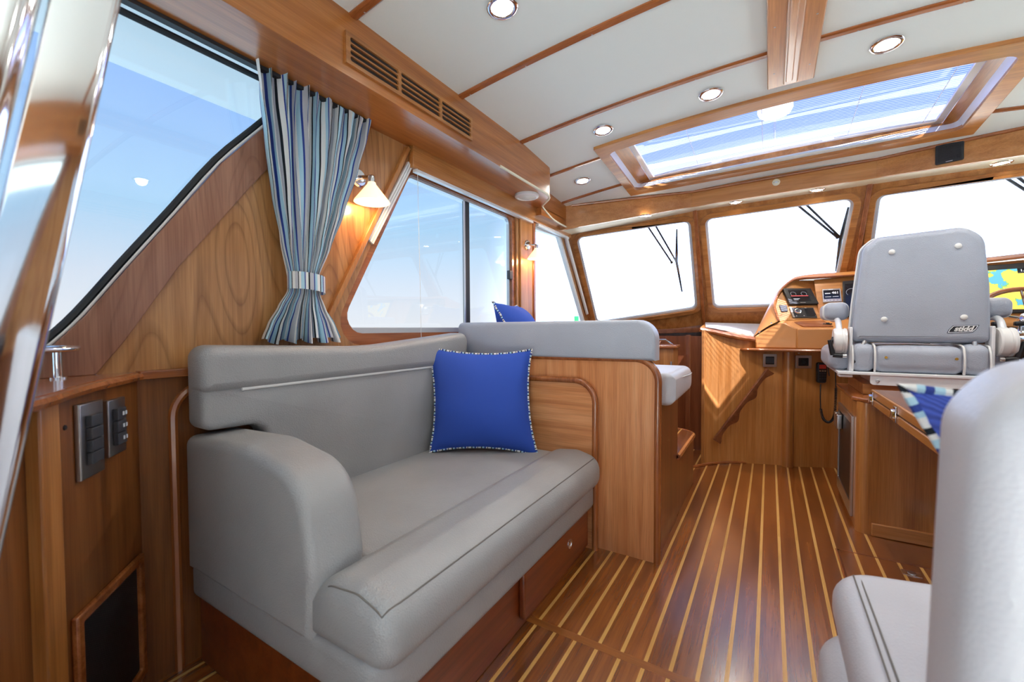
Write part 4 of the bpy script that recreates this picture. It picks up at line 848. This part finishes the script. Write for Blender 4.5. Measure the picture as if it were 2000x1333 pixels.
t, s_, n3 = instrument('depth_readout', 'small grey instrument with a dark screen reading 461', 'display', Q3, .014, (.06, .94, .24, .88), body='steel')
c = lerp2(Q3, .70, .66)+n3*.0152; U3 = V((1, 0, 0)); V3 = (V(Q3[0])-V(Q3[3])).normalized(); text('461', .026, c, U3, V3, 'screen_white', t, bold=.0008)
quad_slab([p+n3*.0152 for p in sub(Q3, .14, .44, .60, .66)], .0006, 'readout', 'screen_white', t); quad_slab([p+n3*.0152 for p in sub(Q3, .14, .46, .36, .39)], .0006, 'readout', 'screen_white', t); quad_slab([p+n3*.0152 for p in sub(Q3, .54, .86, .36, .39)], .0006, 'readout', 'screen_white', t)
quad_slab([p+n3*.0142 for p in sub(Q3, .36, .60, .905, .955)], .0006, 'badge', 'screen_white', t)
for k in range(5): B().lathe([(.0055, 0), (.0045, .0015)], lerp2(Q3, .13+.185*k, .11)+n3*.0142, n3, 10).done('button', 'white', t)
Q4 = [(.440, 3.806, 1.320), (.66, 3.808, 1.330), (.655, 3.660, 1.062), (.431, 3.660, 1.065)]
t, s_, n4 = instrument('portrait_display', 'tall black portrait display partly hidden by the helm chair back', 'display', Q4, .014, (.06, .94, .06, .90)); gauge(t, Q4, n4, .014, .22, .66, .030)
B().lathe([(.004, 0), (.003, .001)], lerp2(Q4, .20, .16)+n4*.0152, n4, 10).done('status_light', 'screen_green', t)
Q5 = [(1.03, 3.838, 1.372), (1.52, 3.838, 1.385), (1.50, 3.66, 1.07), (1.01, 3.668, 1.075)]
t, s_, n5 = instrument('chart_plotter', 'large chart plotter screen showing yellow land and blue water', 'display', Q5, .014, (.05, .95, .06, .88), 'chart')
quad_slab([p+n5*.0155 for p in sub(Q5, .52, .95, .78, .88)], .001, 'status_bar', 'screen_dark', t); text('1.46', .022, lerp2(Q5, .58, .83)+n5*.0168, (1, 0, 0), (V(Q5[0])-V(Q5[3])).normalized(), 'screen_white', t, bold=.0006)
# pen lying in the tray
pn = thing('black_clip', 'small black clip lying in the tray below the instruments', 'clip', (.335, 3.555, 1.012)); B().rbox((.335, 3.56, 1.021), (.026, .006, .004), .003).done('body', 'black', pn); B().rbox((.337, 3.56, 1.027), (.010, .005, .004), .003).done('head', 'black', pn)
# console front fittings
def faceplate(name, label, cat, c, u, w_, h_, group=None):
    t = thing(name, label, cat, c, group); u = V(u).normalized(); n = V((u.y, -u.x, 0)); C = V(c)
    B().plate([rpoly([(-w_, -h_), (w_, -h_), (w_, h_), (-w_, h_)], .004, 3), rpoly([(-w_*.66, -h_*.62), (w_*.66, -h_*.62), (w_*.66, h_*.62), (-w_*.66, h_*.62)], .004, 3)], C, u, (0, 0, 1), n, .007).done('plate', 'steel', t, bevel=.002)
    B().plate([rpoly([(-w_*.66, -h_*.62), (w_*.66, -h_*.62), (w_*.66, h_*.62), (-w_*.66, h_*.62)], .004, 3)], C, u, (0, 0, 1), n, .003).done('recess', 'black', t); return t, u, n, C
t, u_, n_, C_ = faceplate('rocker_switch', 'chrome framed rocker switch on the curved console panel above the handrail', 'switch', (.003, 3.563, .762), (.91, .33, 0), .044, .046)
B().slab(rpoly([(-.026, -.022), (.026, -.022), (.026, .022), (-.026, .022)], .004), C_, u_, (0, 0, 1), n_, .008, .003).done('rocker', 'grey_plastic', t)
t, u_, n_, C_ = faceplate('power_socket', 'chrome framed black socket on the console right of the corner column', 'socket', (.206, 3.628, .754), (.913, .407, 0), .052, .046)
B().lathe([(.016, 0), (.016, .006), (.012, .007), (.011, .004), (.001, .004)], C_+n_*.002, n_, 18).done('outlet', 'black_soft', t)
B().lathe([(.007, 0), (.005, .006)], (.172, 3.475, .826), (0, 0, -1), 12).done('drawer_pin', 'steel', hc)
# wave-cut wooden handrail
hr = thing('handrail', 'dark wooden scalloped handrail sloping down the curved console panel', 'handrail', (-.16, 3.47, .20))
pa = V((-.018, 3.50, .705)); pb = V((-.345, 3.385, .185)); ax = (pb-pa); L_ = ax.length; ax.normalize(); nn = V((.40, -.90, -.05)).normalized(); wv_ = ax.cross(nn).normalized()
if wv_.x > 0: wv_ = -wv_
low = []; N_ = 64
for k in range(N_+1):
    q = k/N_; s0 = .5-.5*math.cos(2*math.pi*q*3.0); low.append((q*L_, -.018-.030*(1-s0)**2.2))
up_ = [(L_, .010), (0, .010)]
B().slab([(a, b) for a, b in low]+up_, pa+nn*.012, ax, wv_, nn, .026, .004).done('rail', 'dark_y', hr)
for q in (.0, .333, .667, 1.0): B().lathe([(.011, 0), (.011, .035)], pa+ax*(L_*min(max(q, .03), .97))-wv_*.02-nn*.022, nn, 10).done('standoff', 'dark_y', hr)
# handset with coiled cord
hs = thing('radio_handset', 'black radio handset with red lit screen hanging on the console', 'handset', (.31, 3.66, .60))
B().slab(rpoly([(-.030, -.068), (.026, -.068), (.031, .01), (.031, .075), (-.031, .075), (-.031, .01)], .012), (.308, 3.664, .678), (.92, .39, 0), (.0, 0, 1), (.39, -.92, 0), .030, .008).done('body', 'black', hs)
HU = V((.92, .39, 0)).normalized(); HN = V((.39, -.92, 0)).normalized(); HC = V((.308, 3.664, .678))+HN*.030
B().obox(HC+V((0, 0, .045)), HU*.022, V((0, 0, .014)), HN*.001).done('lcd', 'lcd_red', hs)
for r_i in range(4):
    for c_i in range(3): B().obox(HC+HU*(-.016+.016*c_i)+V((0, 0, .016-.018*r_i)), HU*.0055, V((0, 0, .0045)), HN*.0015).done('key', 'grey_plastic' if r_i else 'steel', hs)
cp_ = sm([(.310, 3.645, .600), (.308, 3.63, .52), (.310, 3.62, .43)], 6); B().tube(cp_, .0035, 6).done('cord_straight', 'black', hs)
ctl = sm([(.310, 3.62, .43), (.322, 3.62, .37), (.345, 3.62, .342), (.372, 3.63, .350), (.390, 3.64, .40), (.396, 3.65, .50), (.397, 3.66, .58)], 8); coil = []
Lc = len(ctl)
for i in range((Lc-1)*10):
    q = i/10; k = int(q); f = q-k; p = ctl[k].lerp(ctl[k+1], f); tg = (ctl[k+1]-ctl[k]).normalized(); u1 = tg.orthogonal().normalized(); u2 = tg.cross(u1); a = q*2*math.pi*1.15; coil.append(p+(u1*math.cos(a)+u2*math.sin(a))*.0065)
B().tube(coil, .0026, 5).done('cord_coil', 'black', hs); B().tube([(.397, 3.66, .58), (.392, 3.66, .72), (.388, 3.665, .77)], .0035, 6).done('cord_straight', 'black', hs)
B().tube([(.352, 3.655, .78), (.352, 3.65, .70), (.358, 3.645, .66)], .003, 6).done('clip_cord', 'black', hs)
# ================================================================== steering wheel and throttle
sw = thing('steering_wheel', 'wooden rimmed steering wheel at the starboard helm', 'steering wheel', (1.22, 3.48, .95)); wc = V((1.22, 3.47, 1.035)); wax = V((0, -.85, .52)).normalized(); wu = V((1, 0, 0)); wv2 = wax.cross(wu)
B().tube([wc+wu*(.205*math.cos(a))+wv2*(.205*math.sin(a)) for a in [2*math.pi*k/48 for k in range(48)]], .014, 10, closed=True).done('rim', 'trim_x', sw)
for k in range(5):
    a = 2*math.pi*k/5+.3; B().tube([wc, wc+wu*(.2*math.cos(a))+wv2*(.2*math.sin(a))], .006, 8).done('spoke', 'chrome', sw)
B().lathe([(.04, -.02), (.04, .012), (.03, .02), (.001, .022)], wc, wax, 20).done('hub', 'chrome', sw); B().tube([wc, (1.22, 3.64, .93)], .02, 10).done('shaft', 'steel', sw)
th = thing('throttle_control', 'chrome twin lever throttle on a black base beside the steering wheel', 'throttle', (1.07, 3.34, .85))
B().slab(rpoly([(.965, 3.18), (1.17, 3.18), (1.17, 3.35), (.965, 3.35)], .03), (0, 0, .84), (1, 0, 0), (0, 1, 0), (0, 0, 1), .055, .02).done('base', 'black', th)
B().lathe([(.046, -.06), (.050, -.03), (.050, .03), (.046, .06)], (1.07, 3.27, .930), (1, .0, .0), 24).done('drum', 'chrome', th)
for dx in (-.035, .045): B().tube([(1.07+dx, 3.26, .95), (1.05+dx, 3.20, 1.005)], .008, 8).done('lever', 'chrome', th); B().rbox((1.045+dx, 3.185, 1.012), (.022, .014, .012), .008).done('lever_knob', 'black', th)
cs = thing('starboard_dash', 'grey padded starboard dash shelf below the throttle', 'dash', (1.25, 3.4, 0)); B().slab(rpoly([(.955, 3.17), (1.72, 3.17), (1.72, 3.70), (.955, 3.70)], .04), (0, 0, .72), (1, 0, 0), (0, 1, 0), (0, 0, 1), .118, .035).done('pad', 'leather_cool', cs); B().box(.97, 1.72, 3.20, 3.70, 0, .72).done('body', 'cherry_z', cs)
# ================================================================== starboard cabinet under the helm chair
cbn = thing('helm_seat_cabinet', 'cherry wood cabinet with rounded corner carrying the helm chair', 'cabinet', (.8, 2.9, 0))
B().box(.372, 0.93, 2.64, 3.22, 0, .636).done('body', 'cherry_z', cbn); B().box(.415, .93, 2.600, 2.66, 0, .636).done('aft_panel', 'cherry_z', cbn)
B().lathe([(.040, 0), (.040, .636)], (.408, 2.640, 0), (0, 0, 1), 24).done('corner_column', 'honey_z', cbn)
B().box(.425, .93, 2.588, 2.602, .0, .062).done('kick_board', 'honey_x', cbn, bevel=.004)
tp = rpoly([(.352, 3.24), (.352, 2.66), (.395, 2.585), (.93, 2.585), (.93, 3.24)], [.01, .02, .05, 0, 0], 6); B().slab(tp, (0, 0, .634), (1, 0, 0), (0, 1, 0), (0, 0, 1), .024, .009, 4).done('top', 'trim_y', cbn)
B().box(.405, .92, 2.74, 3.20, .658, .712).done('pedestal', 'cherry_x', cbn, bevel=.004)
fg = B().plate([[(2.725, .030), (3.205, .030), (3.205, .545), (2.725, .545)], [(2.748, .10), (3.185, .10), (3.185, .505), (2.748, .505)]], (.372, 0, 0), (0, 1, 0), (0, 0, 1), (-1, 0, 0), .012).done('fridge_frame', 'steel', cbn, bevel=.002)
B().plate([[(2.748, .10), (3.185, .10), (3.185, .505), (2.748, .505)]], (.372, 0, 0), (0, 1, 0), (0, 0, 1), (-1, 0, 0), .007).done('fridge_door', 'black', cbn)
for y0, y1 in ((3.045, 3.105), (3.110, 3.17)): B().rbox((.350, (y0+y1)/2, .452), (.014, .028, .042), .006).done('fridge_hinge', 'steel', cbn)
# ================================================================== helm chair
ch = thing('helm_chair', 'grey leather helm chair with white frame, seen from behind, logo on the backrest', 'chair', (.607, 2.9, .712))
bp_ = rpoly([(.362, .925), (.376, 1.12), (.404, 1.40), (.455, 1.449), (.765, 1.462), (.832, 1.41), (.853, 1.18), (.861, .922)], [.025, .3, .07, .06, .07, .09, .3, .03], 6)
bko = B().slab(bp_, (0, 2.752, 0), (1, 0, 0), (0, 0, 1), (0, 1, 0), .07, .024, 5, rb=.030).done('backrest', 'leather_cool', ch)
bp2 = inset(bp_ if area(bp_) > 0 else bp_[::-1], .004); B().slab(bp2, (-.012, 2.822, 0), (1, 0, 0), (0, 0, 1), (0, 1, 0), .085, .035, 5).done('backrest_pad', 'leather_cool', ch)
B().tube([V((x-.008, 2.822, z)) for x, z in inset(bp_ if area(bp_) > 0 else bp_[::-1], -.001)], .0045, 6, closed=True).done('piping', 'piping_white', ch)
for x, z in ((.509, 1.367), (.741, 1.372), (.485, 1.037), (.766, 1.042)): B().lathe([(.0125, 0), (.0125, .004), (.009, .007), (.001, .008)], (x, 2.7525, z), (0, -1, 0), 18).done('button', 'piping_white', bko)
lg = [(.710, .968), (.716, .985), (.730, 1.004), (.816, 1.006), (.808, .988), (.795, .972)]
lp_ = B().plate([lg], (0, 2.7525, 0), (1, 0, 0), (0, 0, 1), (0, -1, 0), .002).done('logo_plate', 'black', bko)
li_ = inset(lg if area(lg) > 0 else lg[::-1], .0022); lj_ = inset(lg if area(lg) > 0 else lg[::-1], .0042); B().plate([li_, lj_], (0, 2.7502, 0), (1, 0, 0), (0, 0, 1), (0, -1, 0), .0006).done('logo_border', 'screen_white', bko)
text('stidd', .031, (.7635, 2.7500, .988), (1, 0, 0), (0, 0, 1), 'white', bko, 'logo_lettering', shear=.35, bold=.0013)
def cush(x0, x1, y0, y1, z0, z1, r, name): return B().rbox(((x0+x1)/2, (y0+y1)/2, (z0+z1)/2), ((x1-x0)/2, (y1-y0)/2, (z1-z0)/2), r, 5, (0, 0, .008)).done(name, 'leather_cool', ch)
cush(.440, .765, 2.705, 3.22, .775, .905, .040, 'seat_cushion'); cush(.356, .452, 2.715, 3.22, .775, .915, .038, 'seat_bolster'); cush(.753, .85, 2.715, 3.22, .775, .915, .038, 'seat_bolster')
cush(.268, .366, 2.78, 3.20, .775, .895, .040, 'side_bolster'); cush(.842, .935, 2.78, 3.20, .775, .895, .040, 'side_bolster')
for x in (.446, .759): B().tube(sm([(x, 2.712, .778), (x, 2.704, .82), (x, 2.712, .88), (x, 2.75, .910), (x, 2.95, .914), (x, 3.18, .908)], 5), .0045, 6).done('piping', 'piping_white', ch)
for x in (.361, .846): B().tube(sm([(x, 2.725, .778), (x, 2.715, .82), (x, 2.73, .89), (x, 2.80, .912), (x, 3.18, .905)], 5), .0045, 6).done('piping', 'piping_white', ch)
for x in (.487, .733): B().lathe([(.0065, 0), (.006, .0015), (.003, .0015), (.002, .0005), (.0005, .0005)], (x, 2.7045, .850), (0, -1, 0), 14).done('grommet', 'brass', ch)
B().box(.30, .905, 2.695, 3.20, .760, .775).done('seat_pan', 'white_metal', ch, bevel=.003)
pl_ = B().plate([rpoly([(.428, .713), (.80, .713), (.80, .760), (.428, .760)], [.015, .015, 0, 0])], (0, 2.715, 0), (1, 0, 0), (0, 0, 1), (0, -1, 0), .012).done('rear_plate', 'white_metal', ch, bevel=.002)
for x in (.457, .772): B().lathe([(.008, 0), (.008, .003), (.005, .004), (.004, .002), (.001, .002)], (x, 2.703, .733), (0, -1, 0), 12).done('bolt', 'steel', pl_)
B().box(.45, .79, 2.74, 3.12, .712, .76).done('slide_base', 'white_metal', ch, bevel=.004)
for sgn, c in ((-1, .312), (1, .902)):
    X_ = lambda d: c+sgn*d
    B().lathe([(.060, -.026), (.066, -.020), (.066, .006), (.062, .010), (.062, .016), (.066, .020), (.064, .028)], (c, 2.775, .928), (-sgn*1.0, 0, 0) if False else (1, 0, 0), 32).done('arm_pivot', 'white', ch)
    B().lathe([(.022, 0), (.020, .006), (.008, .010)], (X_(.026), 2.775, .928), (sgn, 0, 0), 16).done('pivot_cap', 'black', ch)
    B().box(min(X_(-.050), X_(-.038)), max(X_(-.050), X_(-.038)), 2.735, 2.81, .750, 1.0).done('arm_plate', 'white_metal', ch, bevel=.004)
    B().box(min(X_(-.050), X_(.005)), max(X_(-.050), X_(.005)), 2.715, 2.80, .744, .757).done('arm_bracket', 'white_metal', ch, bevel=.003)
    B().tube(sm([(c, 2.79, .985), (c, 2.83, 1.03), (c, 2.92, 1.042), (c, 3.06, 1.042)], 5), .014, 10).done('arm_bar', 'white_metal', ch)
    pd = B().rbox((X_(.004), 3.0, 1.085), (.052, .15, .045), .030, 6, (0, .01, 0)).done('arm_pad', 'leather_cool', ch)
    for yy in (2.885, 2.935): B().tube([V((X_(.004)+a, yy, 1.085+b)) for a, b in rpoly([(-.0525, -.0455), (.0525, -.0455), (.0525, .0455), (-.0525, .0455)], .030)], .0035, 6, closed=True).done('piping', 'piping_white', pd)
    hb = V((X_(.030), 2.735, .855)); B().tube([hb, hb+V((sgn*.002, 0, .01)), (X_(.046), 2.725, .932)], [.011, .012, .009], 10).done('lever', 'black', ch); B().tube([hb, (X_(-.010), 2.735, .852)], .012, 10).done('lever_hub', 'black', ch); B().tube([(X_(-.010), 2.735, .852), (X_(-.026), 2.735, .852)], .010, 10).done('lever_stud', 'steel', ch)
for xa, xb in ((.412, .368), (.800, .802)):
    B().tube([(xa, 2.745, .930), ((xa+xb)/2, 2.738, .878)], .009, 10).done('gas_strut', 'steel', ch); B().tube([((xa+xb)/2+.001, 2.738, .890), (xb, 2.735, .826)], .0105, 10).done('strut_sleeve', 'black', ch); B().lathe([(.014, -.006), (.014, .006)], (xb, 2.735, .824), (1, 0, 0), 12).done('strut_pivot', 'black', ch)
# ================================================================== folding table
tb = thing('folding_table', 'folded wooden table leaf with chrome latches along its side', 'table', (.75, 2.15, 0))
lo_l = B().box(.412, 1.10, 1.62, 2.580, .634, .664).done('lower_leaf', 'honey_y', tb, bevel=.003); up_l = B().box(.412, 1.10, 1.62, 2.580, .670, .704).done('upper_leaf', 'honey_y', tb, bevel=.003)
B().box(.418, 1.09, 1.625, 2.575, .664, .670).done('dark_gap', 'black_soft', tb); B().box(.420, 1.09, 1.63, 2.57, .7035, .7048).done('veneer', 'dark_y', tb)  # black sheet in place of the open gap between the leaves
B().lathe([(.16, 0), (.16, .015), (.04, .03), (.035, .634)], (.78, 2.1, 0), (0, 0, 1), 24).done('pedestal', 'steel', tb)
for y in (2.53, 2.115):
    l_ = B().rbox((.409, y, .667), (.003, .018, .030), .002).done('latch', 'chrome', tb); M_ = Matrix.Rotation(math.radians(35), 3, 'X'); B().rbox((.402, y+.004, .668), (.006, .008, .019), .003, M=M_).done('latch_lever', 'chrome', l_)
    B().tube([(.404, y-.02, .662), (.404, y+.02, .662)], .003, 6).done('latch_pin', 'brass', l_)
# ================================================================== foreground settee
fs_ = thing('foreground_settee', 'pale grey leather settee end close to the camera at the right edge', 'sofa', (.45, .8, 0))
B().slab(rpoly([(.092, .44), (.80, .44), (.80, 1.13), (.092, 1.13)], [.05, 0, 0, .09], 8), (0, 0, .05), (1, 0, 0), (0, 1, 0), (0, 0, 1), .318, .05, 6).done('base_cushion', 'leather_pale', fs_)
sc_ = rpoly([(.120, .45), (.80, .45), (.80, 1.265), (.52, 1.265), (.120, 1.175)], [.04, 0, 0, .3, .085], 8); B().slab(sc_, (0, 0, .352), (1, 0, 0), (0, 1, 0), (0, 0, 1), .118, .050, 7).done('seat_cushion', 'leather_pale', fs_)
for dx in (0, .011):
    B().tube(sm([(.158+dx, .60, .4715), (.158+dx, .95, .4715), (.158+dx, 1.10, .4695), (.160+dx, 1.15, .462), (.162+dx, 1.178, .44)], 5), .0016, 6).done('seam', 'seam', fs_)
B().slab(rpoly([(.118, .38), (.85, .38), (.85, .99), (.60, 1.00), (.165, .972), (.132, .93)], [.04, 0, 0, .4, .05, .06], 8), (0, .425, 0), (1, 0, 0), (0, 0, 1), (0, 1, 0), .125, .035, 6).done('backrest', 'leather_pale', fs_)
B().box(.13, .80, .47, 1.08, 0, .06).done('plinth', 'mahogany_y', fs_)
stripes('piping_bold', [(0, W_), (.25, BK), (.40, W_), (.52, LB), (.70, NV), (.86, LB)], 18, axis=1)
pillow('throw_pillow', 'blue knitted pillow with bold striped piping behind the foreground settee back', (.410, .690, .735), (.97, 0, .04), (-.32, .10, .94), .40, .42, .13, 'blue_knit', rp=.0055, seed=8, pipe='piping_bold')
# ================================================================== aft corner cabinets
def aft_cabinet(s):
    X = (lambda x: x) if s == 0 else (lambda x: .24-x)
    t = thing('aft_cabinet', 'cherry wood corner cabinet with a curved ledge beside the aft window' if s == 0 else 'cherry wood corner cabinet with a padded roll on the starboard side aft', 'cabinet', (X(-1.3), .1, 0))
    led = [(X(a), b) for a, b in ((-1.498, -.60), (-.93, -.60), (-.93, -.02), (-.965, .10), (-1.08, .193), (-1.30, .318), (-1.478, .455), (-1.498, .455))]
    fe = sm([V((X(a), b, .875)) for a, b in ((-.93, -.60), (-.93, -.02), (-.965, .10), (-1.08, .193), (-1.19, .252), (-1.30, .318), (-1.478, .455))], 5)
    led = [(X(-1.498), -.60)]+[(p.x, p.y) for p in fe]+[(X(-1.498), .455)]
    B().plate([led], (0, 0, .864), (1, 0, 0), (0, 1, 0), (0, 0, 1), .024).done('ledge', 'trim_y', t); B().tube(fe, .012, 8).done('ledge_edge', 'trim_y', t)
    a = V((X(-1.478), .448, 0)); b = V((X(-1.235), .246, 0)); d = (b-a).normalized(); n = V((d.y, -d.x, 0)) if s == 0 else V((-d.y, d.x, 0))
    if n.x*(1 if s == 0 else -1) < 0: n = -n
    L_ = (b-a).length; O = a-n*.025
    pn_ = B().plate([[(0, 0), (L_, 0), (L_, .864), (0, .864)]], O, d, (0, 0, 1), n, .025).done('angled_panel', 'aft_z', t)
    B().plate([[(L_-.002, 0), (L_+.055, 0), (L_+.055, .864), (L_-.002, .864)]], O+n*-.004, d, (0, 0, 1), n, .033).done('corner_post', 'cherry_z', t, bevel=.004)
    c0 = a+d*(L_+.05)-n*.03; c1 = V((X(-.98), .02, 0)); c2 = V((X(-.98), -.60, 0))
    for p, q in ((c0, c1), (c1, c2)):
        e = (q-p).normalized(); m_ = V((e.y, -e.x, 0)); m_ = m_ if m_.x*(1 if s == 0 else -1) > 0 else -m_
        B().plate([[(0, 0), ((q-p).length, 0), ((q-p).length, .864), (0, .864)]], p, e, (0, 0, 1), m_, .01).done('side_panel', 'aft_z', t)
    return t, a, d, n
t, a_, d_, n_ = aft_cabinet(0)
def on_panel(u, z, k=0.0): return a_+d_*u+V((0, 0, z))+n_*k
def wallplate(label, u0, u1, z0, z1, nb, cat, name):
    t = thing(name, label, cat, on_panel((u0+u1)/2, z0)); B().slab([(u0, z0), (u1, z0), (u1, z1), (u0, z1)], a_, d_, (0, 0, 1), n_, .012, .003).done('plate', 'brushed', t)
    w_ = (u1-u0); hb = (z1-z0)*.66/nb; zb = z0+(z1-z0)*.18
    for k in range(nb):
        B().slab([(u0+w_*.28, zb+k*hb+.001), (u1-w_*.22, zb+k*hb+.001), (u1-w_*.22, zb+(k+1)*hb-.001), (u0+w_*.28, zb+(k+1)*hb-.001)], a_+n_*.011, d_, (0, 0, 1), n_, .012, .002).done('module', 'grey_plastic', t)
    return t, zb, hb
tt, zb, hb = wallplate('larger bronze switch plate with four dark rocker switches on the aft cabinet', .183, .268, .676, .842, 4, 'switch', 'switch_plate')
tt, zb, hb = wallplate('smaller bronze socket plate with three dark outlets on the aft cabinet', .088, .163, .697, .834, 3, 'socket', 'socket_plate')
for k in range(3):
    for q in (.112, .124): B().obox(on_panel(q, zb+hb*(k+.5), .0235), d_*.003, V((0, 0, .0045)), n_*.0006).done('pin_label', 'gasket', tt)
vt = thing('return_air_grille', 'black woven return air grille in a wooden frame low on the aft cabinet', 'vent', on_panel(.16, 0))
B().plate([[(.020, .06), (.300, .06), (.300, .395), (.020, .395)], [(.042, .085), (.278, .085), (.278, .372), (.042, .372)]], a_, d_, (0, 0, 1), n_, .014).done('frame', 'trim_x', vt, bevel=.004); B().plate([[(.042, .085), (.278, .085), (.278, .372), (.042, .372)]], a_, d_, (0, 0, 1), n_, .004).done('mesh', 'mesh_black', vt)
g = thing('panel_screw', 'small dark screw cap on the aft cabinet left of the larger switch plate', 'screw', on_panel(.295, .80)); B().lathe([(.006, 0), (.005, .002)], on_panel(.295, .80), n_, 10).done('cap', 'black', g)
rl = thing('ledge_rail', 'chrome guard rail on two posts along the aft cabinet ledge', 'rail', (-1.40, .22, .888))
rp_ = [V((-1.40+.085*math.cos(q)*1.0-.06*math.sin(q)*0, .245+.0*math.cos(q), .962)) for q in (0,)]
cen = V((-1.395, .165, .960)); au = V((-.35, .94, 0)).normalized(); av = V((.94, .35, 0)); B().tube([cen+au*(.165*math.copysign(abs(math.cos(q))**.6, math.cos(q)))+av*(.055*math.copysign(abs(math.sin(q))**.8, math.sin(q))) for q in [2*math.pi*k/40 for k in range(40)]], .0075, 10, closed=True).done('rail', 'chrome', rl)
for p in (cen+au*.135, cen-au*.09+av*.05, cen-au*.12-av*.04): B().lathe([(.016, 0), (.016, .004), (.009, .006), (.0085, .072)], (p.x, p.y, .888), (0, 0, 1), 16).done('post', 'chrome', rl)
t2, a2, d2, n2_ = aft_cabinet(1)
bol = thing('padded_roll', 'dark leather padded roll on the starboard aft ledge', 'bolster', (1.60, .30, .888)); B().tube(sm([(1.58, -.20, .945), (1.60, .15, .945), (1.66, .42, .945)], 6), .055, 16).done('roll', 'grey_plastic', bol)
bx_ = thing('control_panel', 'black control panel on the starboard aft cabinet', 'panel', a2+d2*.15+V((0, 0, .65))); B().slab([(.08, .64), (.27, .64), (.27, .82), (.08, .82)], a2, d2, (0, 0, 1), n2_, .012, .003).done('housing', 'black', bx_); B().slab([(.11, .69), (.24, .69), (.24, .78), (.11, .78)], a2+n2_*.012, d2, (0, 0, 1), n2_, .002, 0).done('cover', 'grey_plastic', bx_)
# ================================================================== polished door frame at the left edge
dY = .175
def dl(x, y, z): return V((x, y+dY*(z-.945), z))
dg = B(); 
def bar(prof, x, y, name, mat, parent, z0=-.05, z1=1.95):
    """raked extrusion of a plan profile"""
    n = len(prof); vs = [dl(x+a, y+b, z0) for a, b in prof]+[dl(x+a, y+b, z1) for a, b in prof]
    return B().add(vs, [tuple(range(n))[::-1], tuple(range(n, 2*n))]+[(i, (i+1) % n, n+(i+1) % n, n+i) for i in range(n)]).done(name, mat, parent)
dr_ = bar(rpoly([(-.020, 0), (0, 0), (.0, -.058), (-.020, -.058)], [.003, .010, .003, .003], 5), -.700, .128, 'door_1', 'chrome', None); tag(dr_, kind='structure')
circ = [(.022*math.cos(2*math.pi*k/20), .022*math.sin(2*math.pi*k/20)) for k in range(20)]
bar(circ, -.703, .043, 'frame_tube', 'chrome', dr_); bar([(a*.8, b*.8) for a, b in circ], -.712, .003, 'frame_tube', 'chrome', dr_)
bar([(-.004, 0), (.004, 0), (.004, -.5), (-.004, -.5)], -.712, -.010, 'door_glass', 'glass', dr_)
# ================================================================== windshield wipers
def wiper(arms, blade, n, label):
    t = thing('windshield_wiper', label, 'wiper', arms[0][1], 'windshield wipers'); 
    for a, b in arms: B().tube([a, b], .008, 6).done('arm', 'rubber', t)
    B().tube(blade, [.006, .012, .012, .007][:len(blade)] if len(blade) == 4 else .007, 6).done('blade', 'rubber', t); c = V(arms[0][1]); B().lathe([(.012, 0), (.010, .012)], c, n, 10).done('pivot', 'rubber', t)
wiper([((-.905, 3.70, 1.885), (-.744, 3.940, 1.580)), ((-.850, 3.715, 1.90), (-.711, 3.945, 1.592))], [(-.680, 3.810, 1.839), (-.700, 3.92, 1.65), (-.708, 3.96, 1.59), (-.686, 4.110, 1.332)], FP[3], 'windshield wiper outside the port windshield pane')
wiper([((.160, 3.815, 1.92), (.425, 3.966, 1.667)), ((.207, 3.813, 1.925), (.439, 3.966, 1.670))], [(.473, 3.854, 1.857), (.452, 3.945, 1.70), (.444, 3.985, 1.64), (.436, 4.108, 1.433)], FC[3], 'windshield wiper outside the centre windshield pane')
wiper([((1.16, 3.645, 1.885), (1.36, 3.70, 1.70)), ((1.20, 3.635, 1.885), (1.375, 3.695, 1.705))], [(1.40, 3.58, 1.84), (1.385, 3.66, 1.74), (1.38, 3.70, 1.68), (1.36, 3.85, 1.43)], FS[3], 'windshield wiper outside the starboard windshield pane')
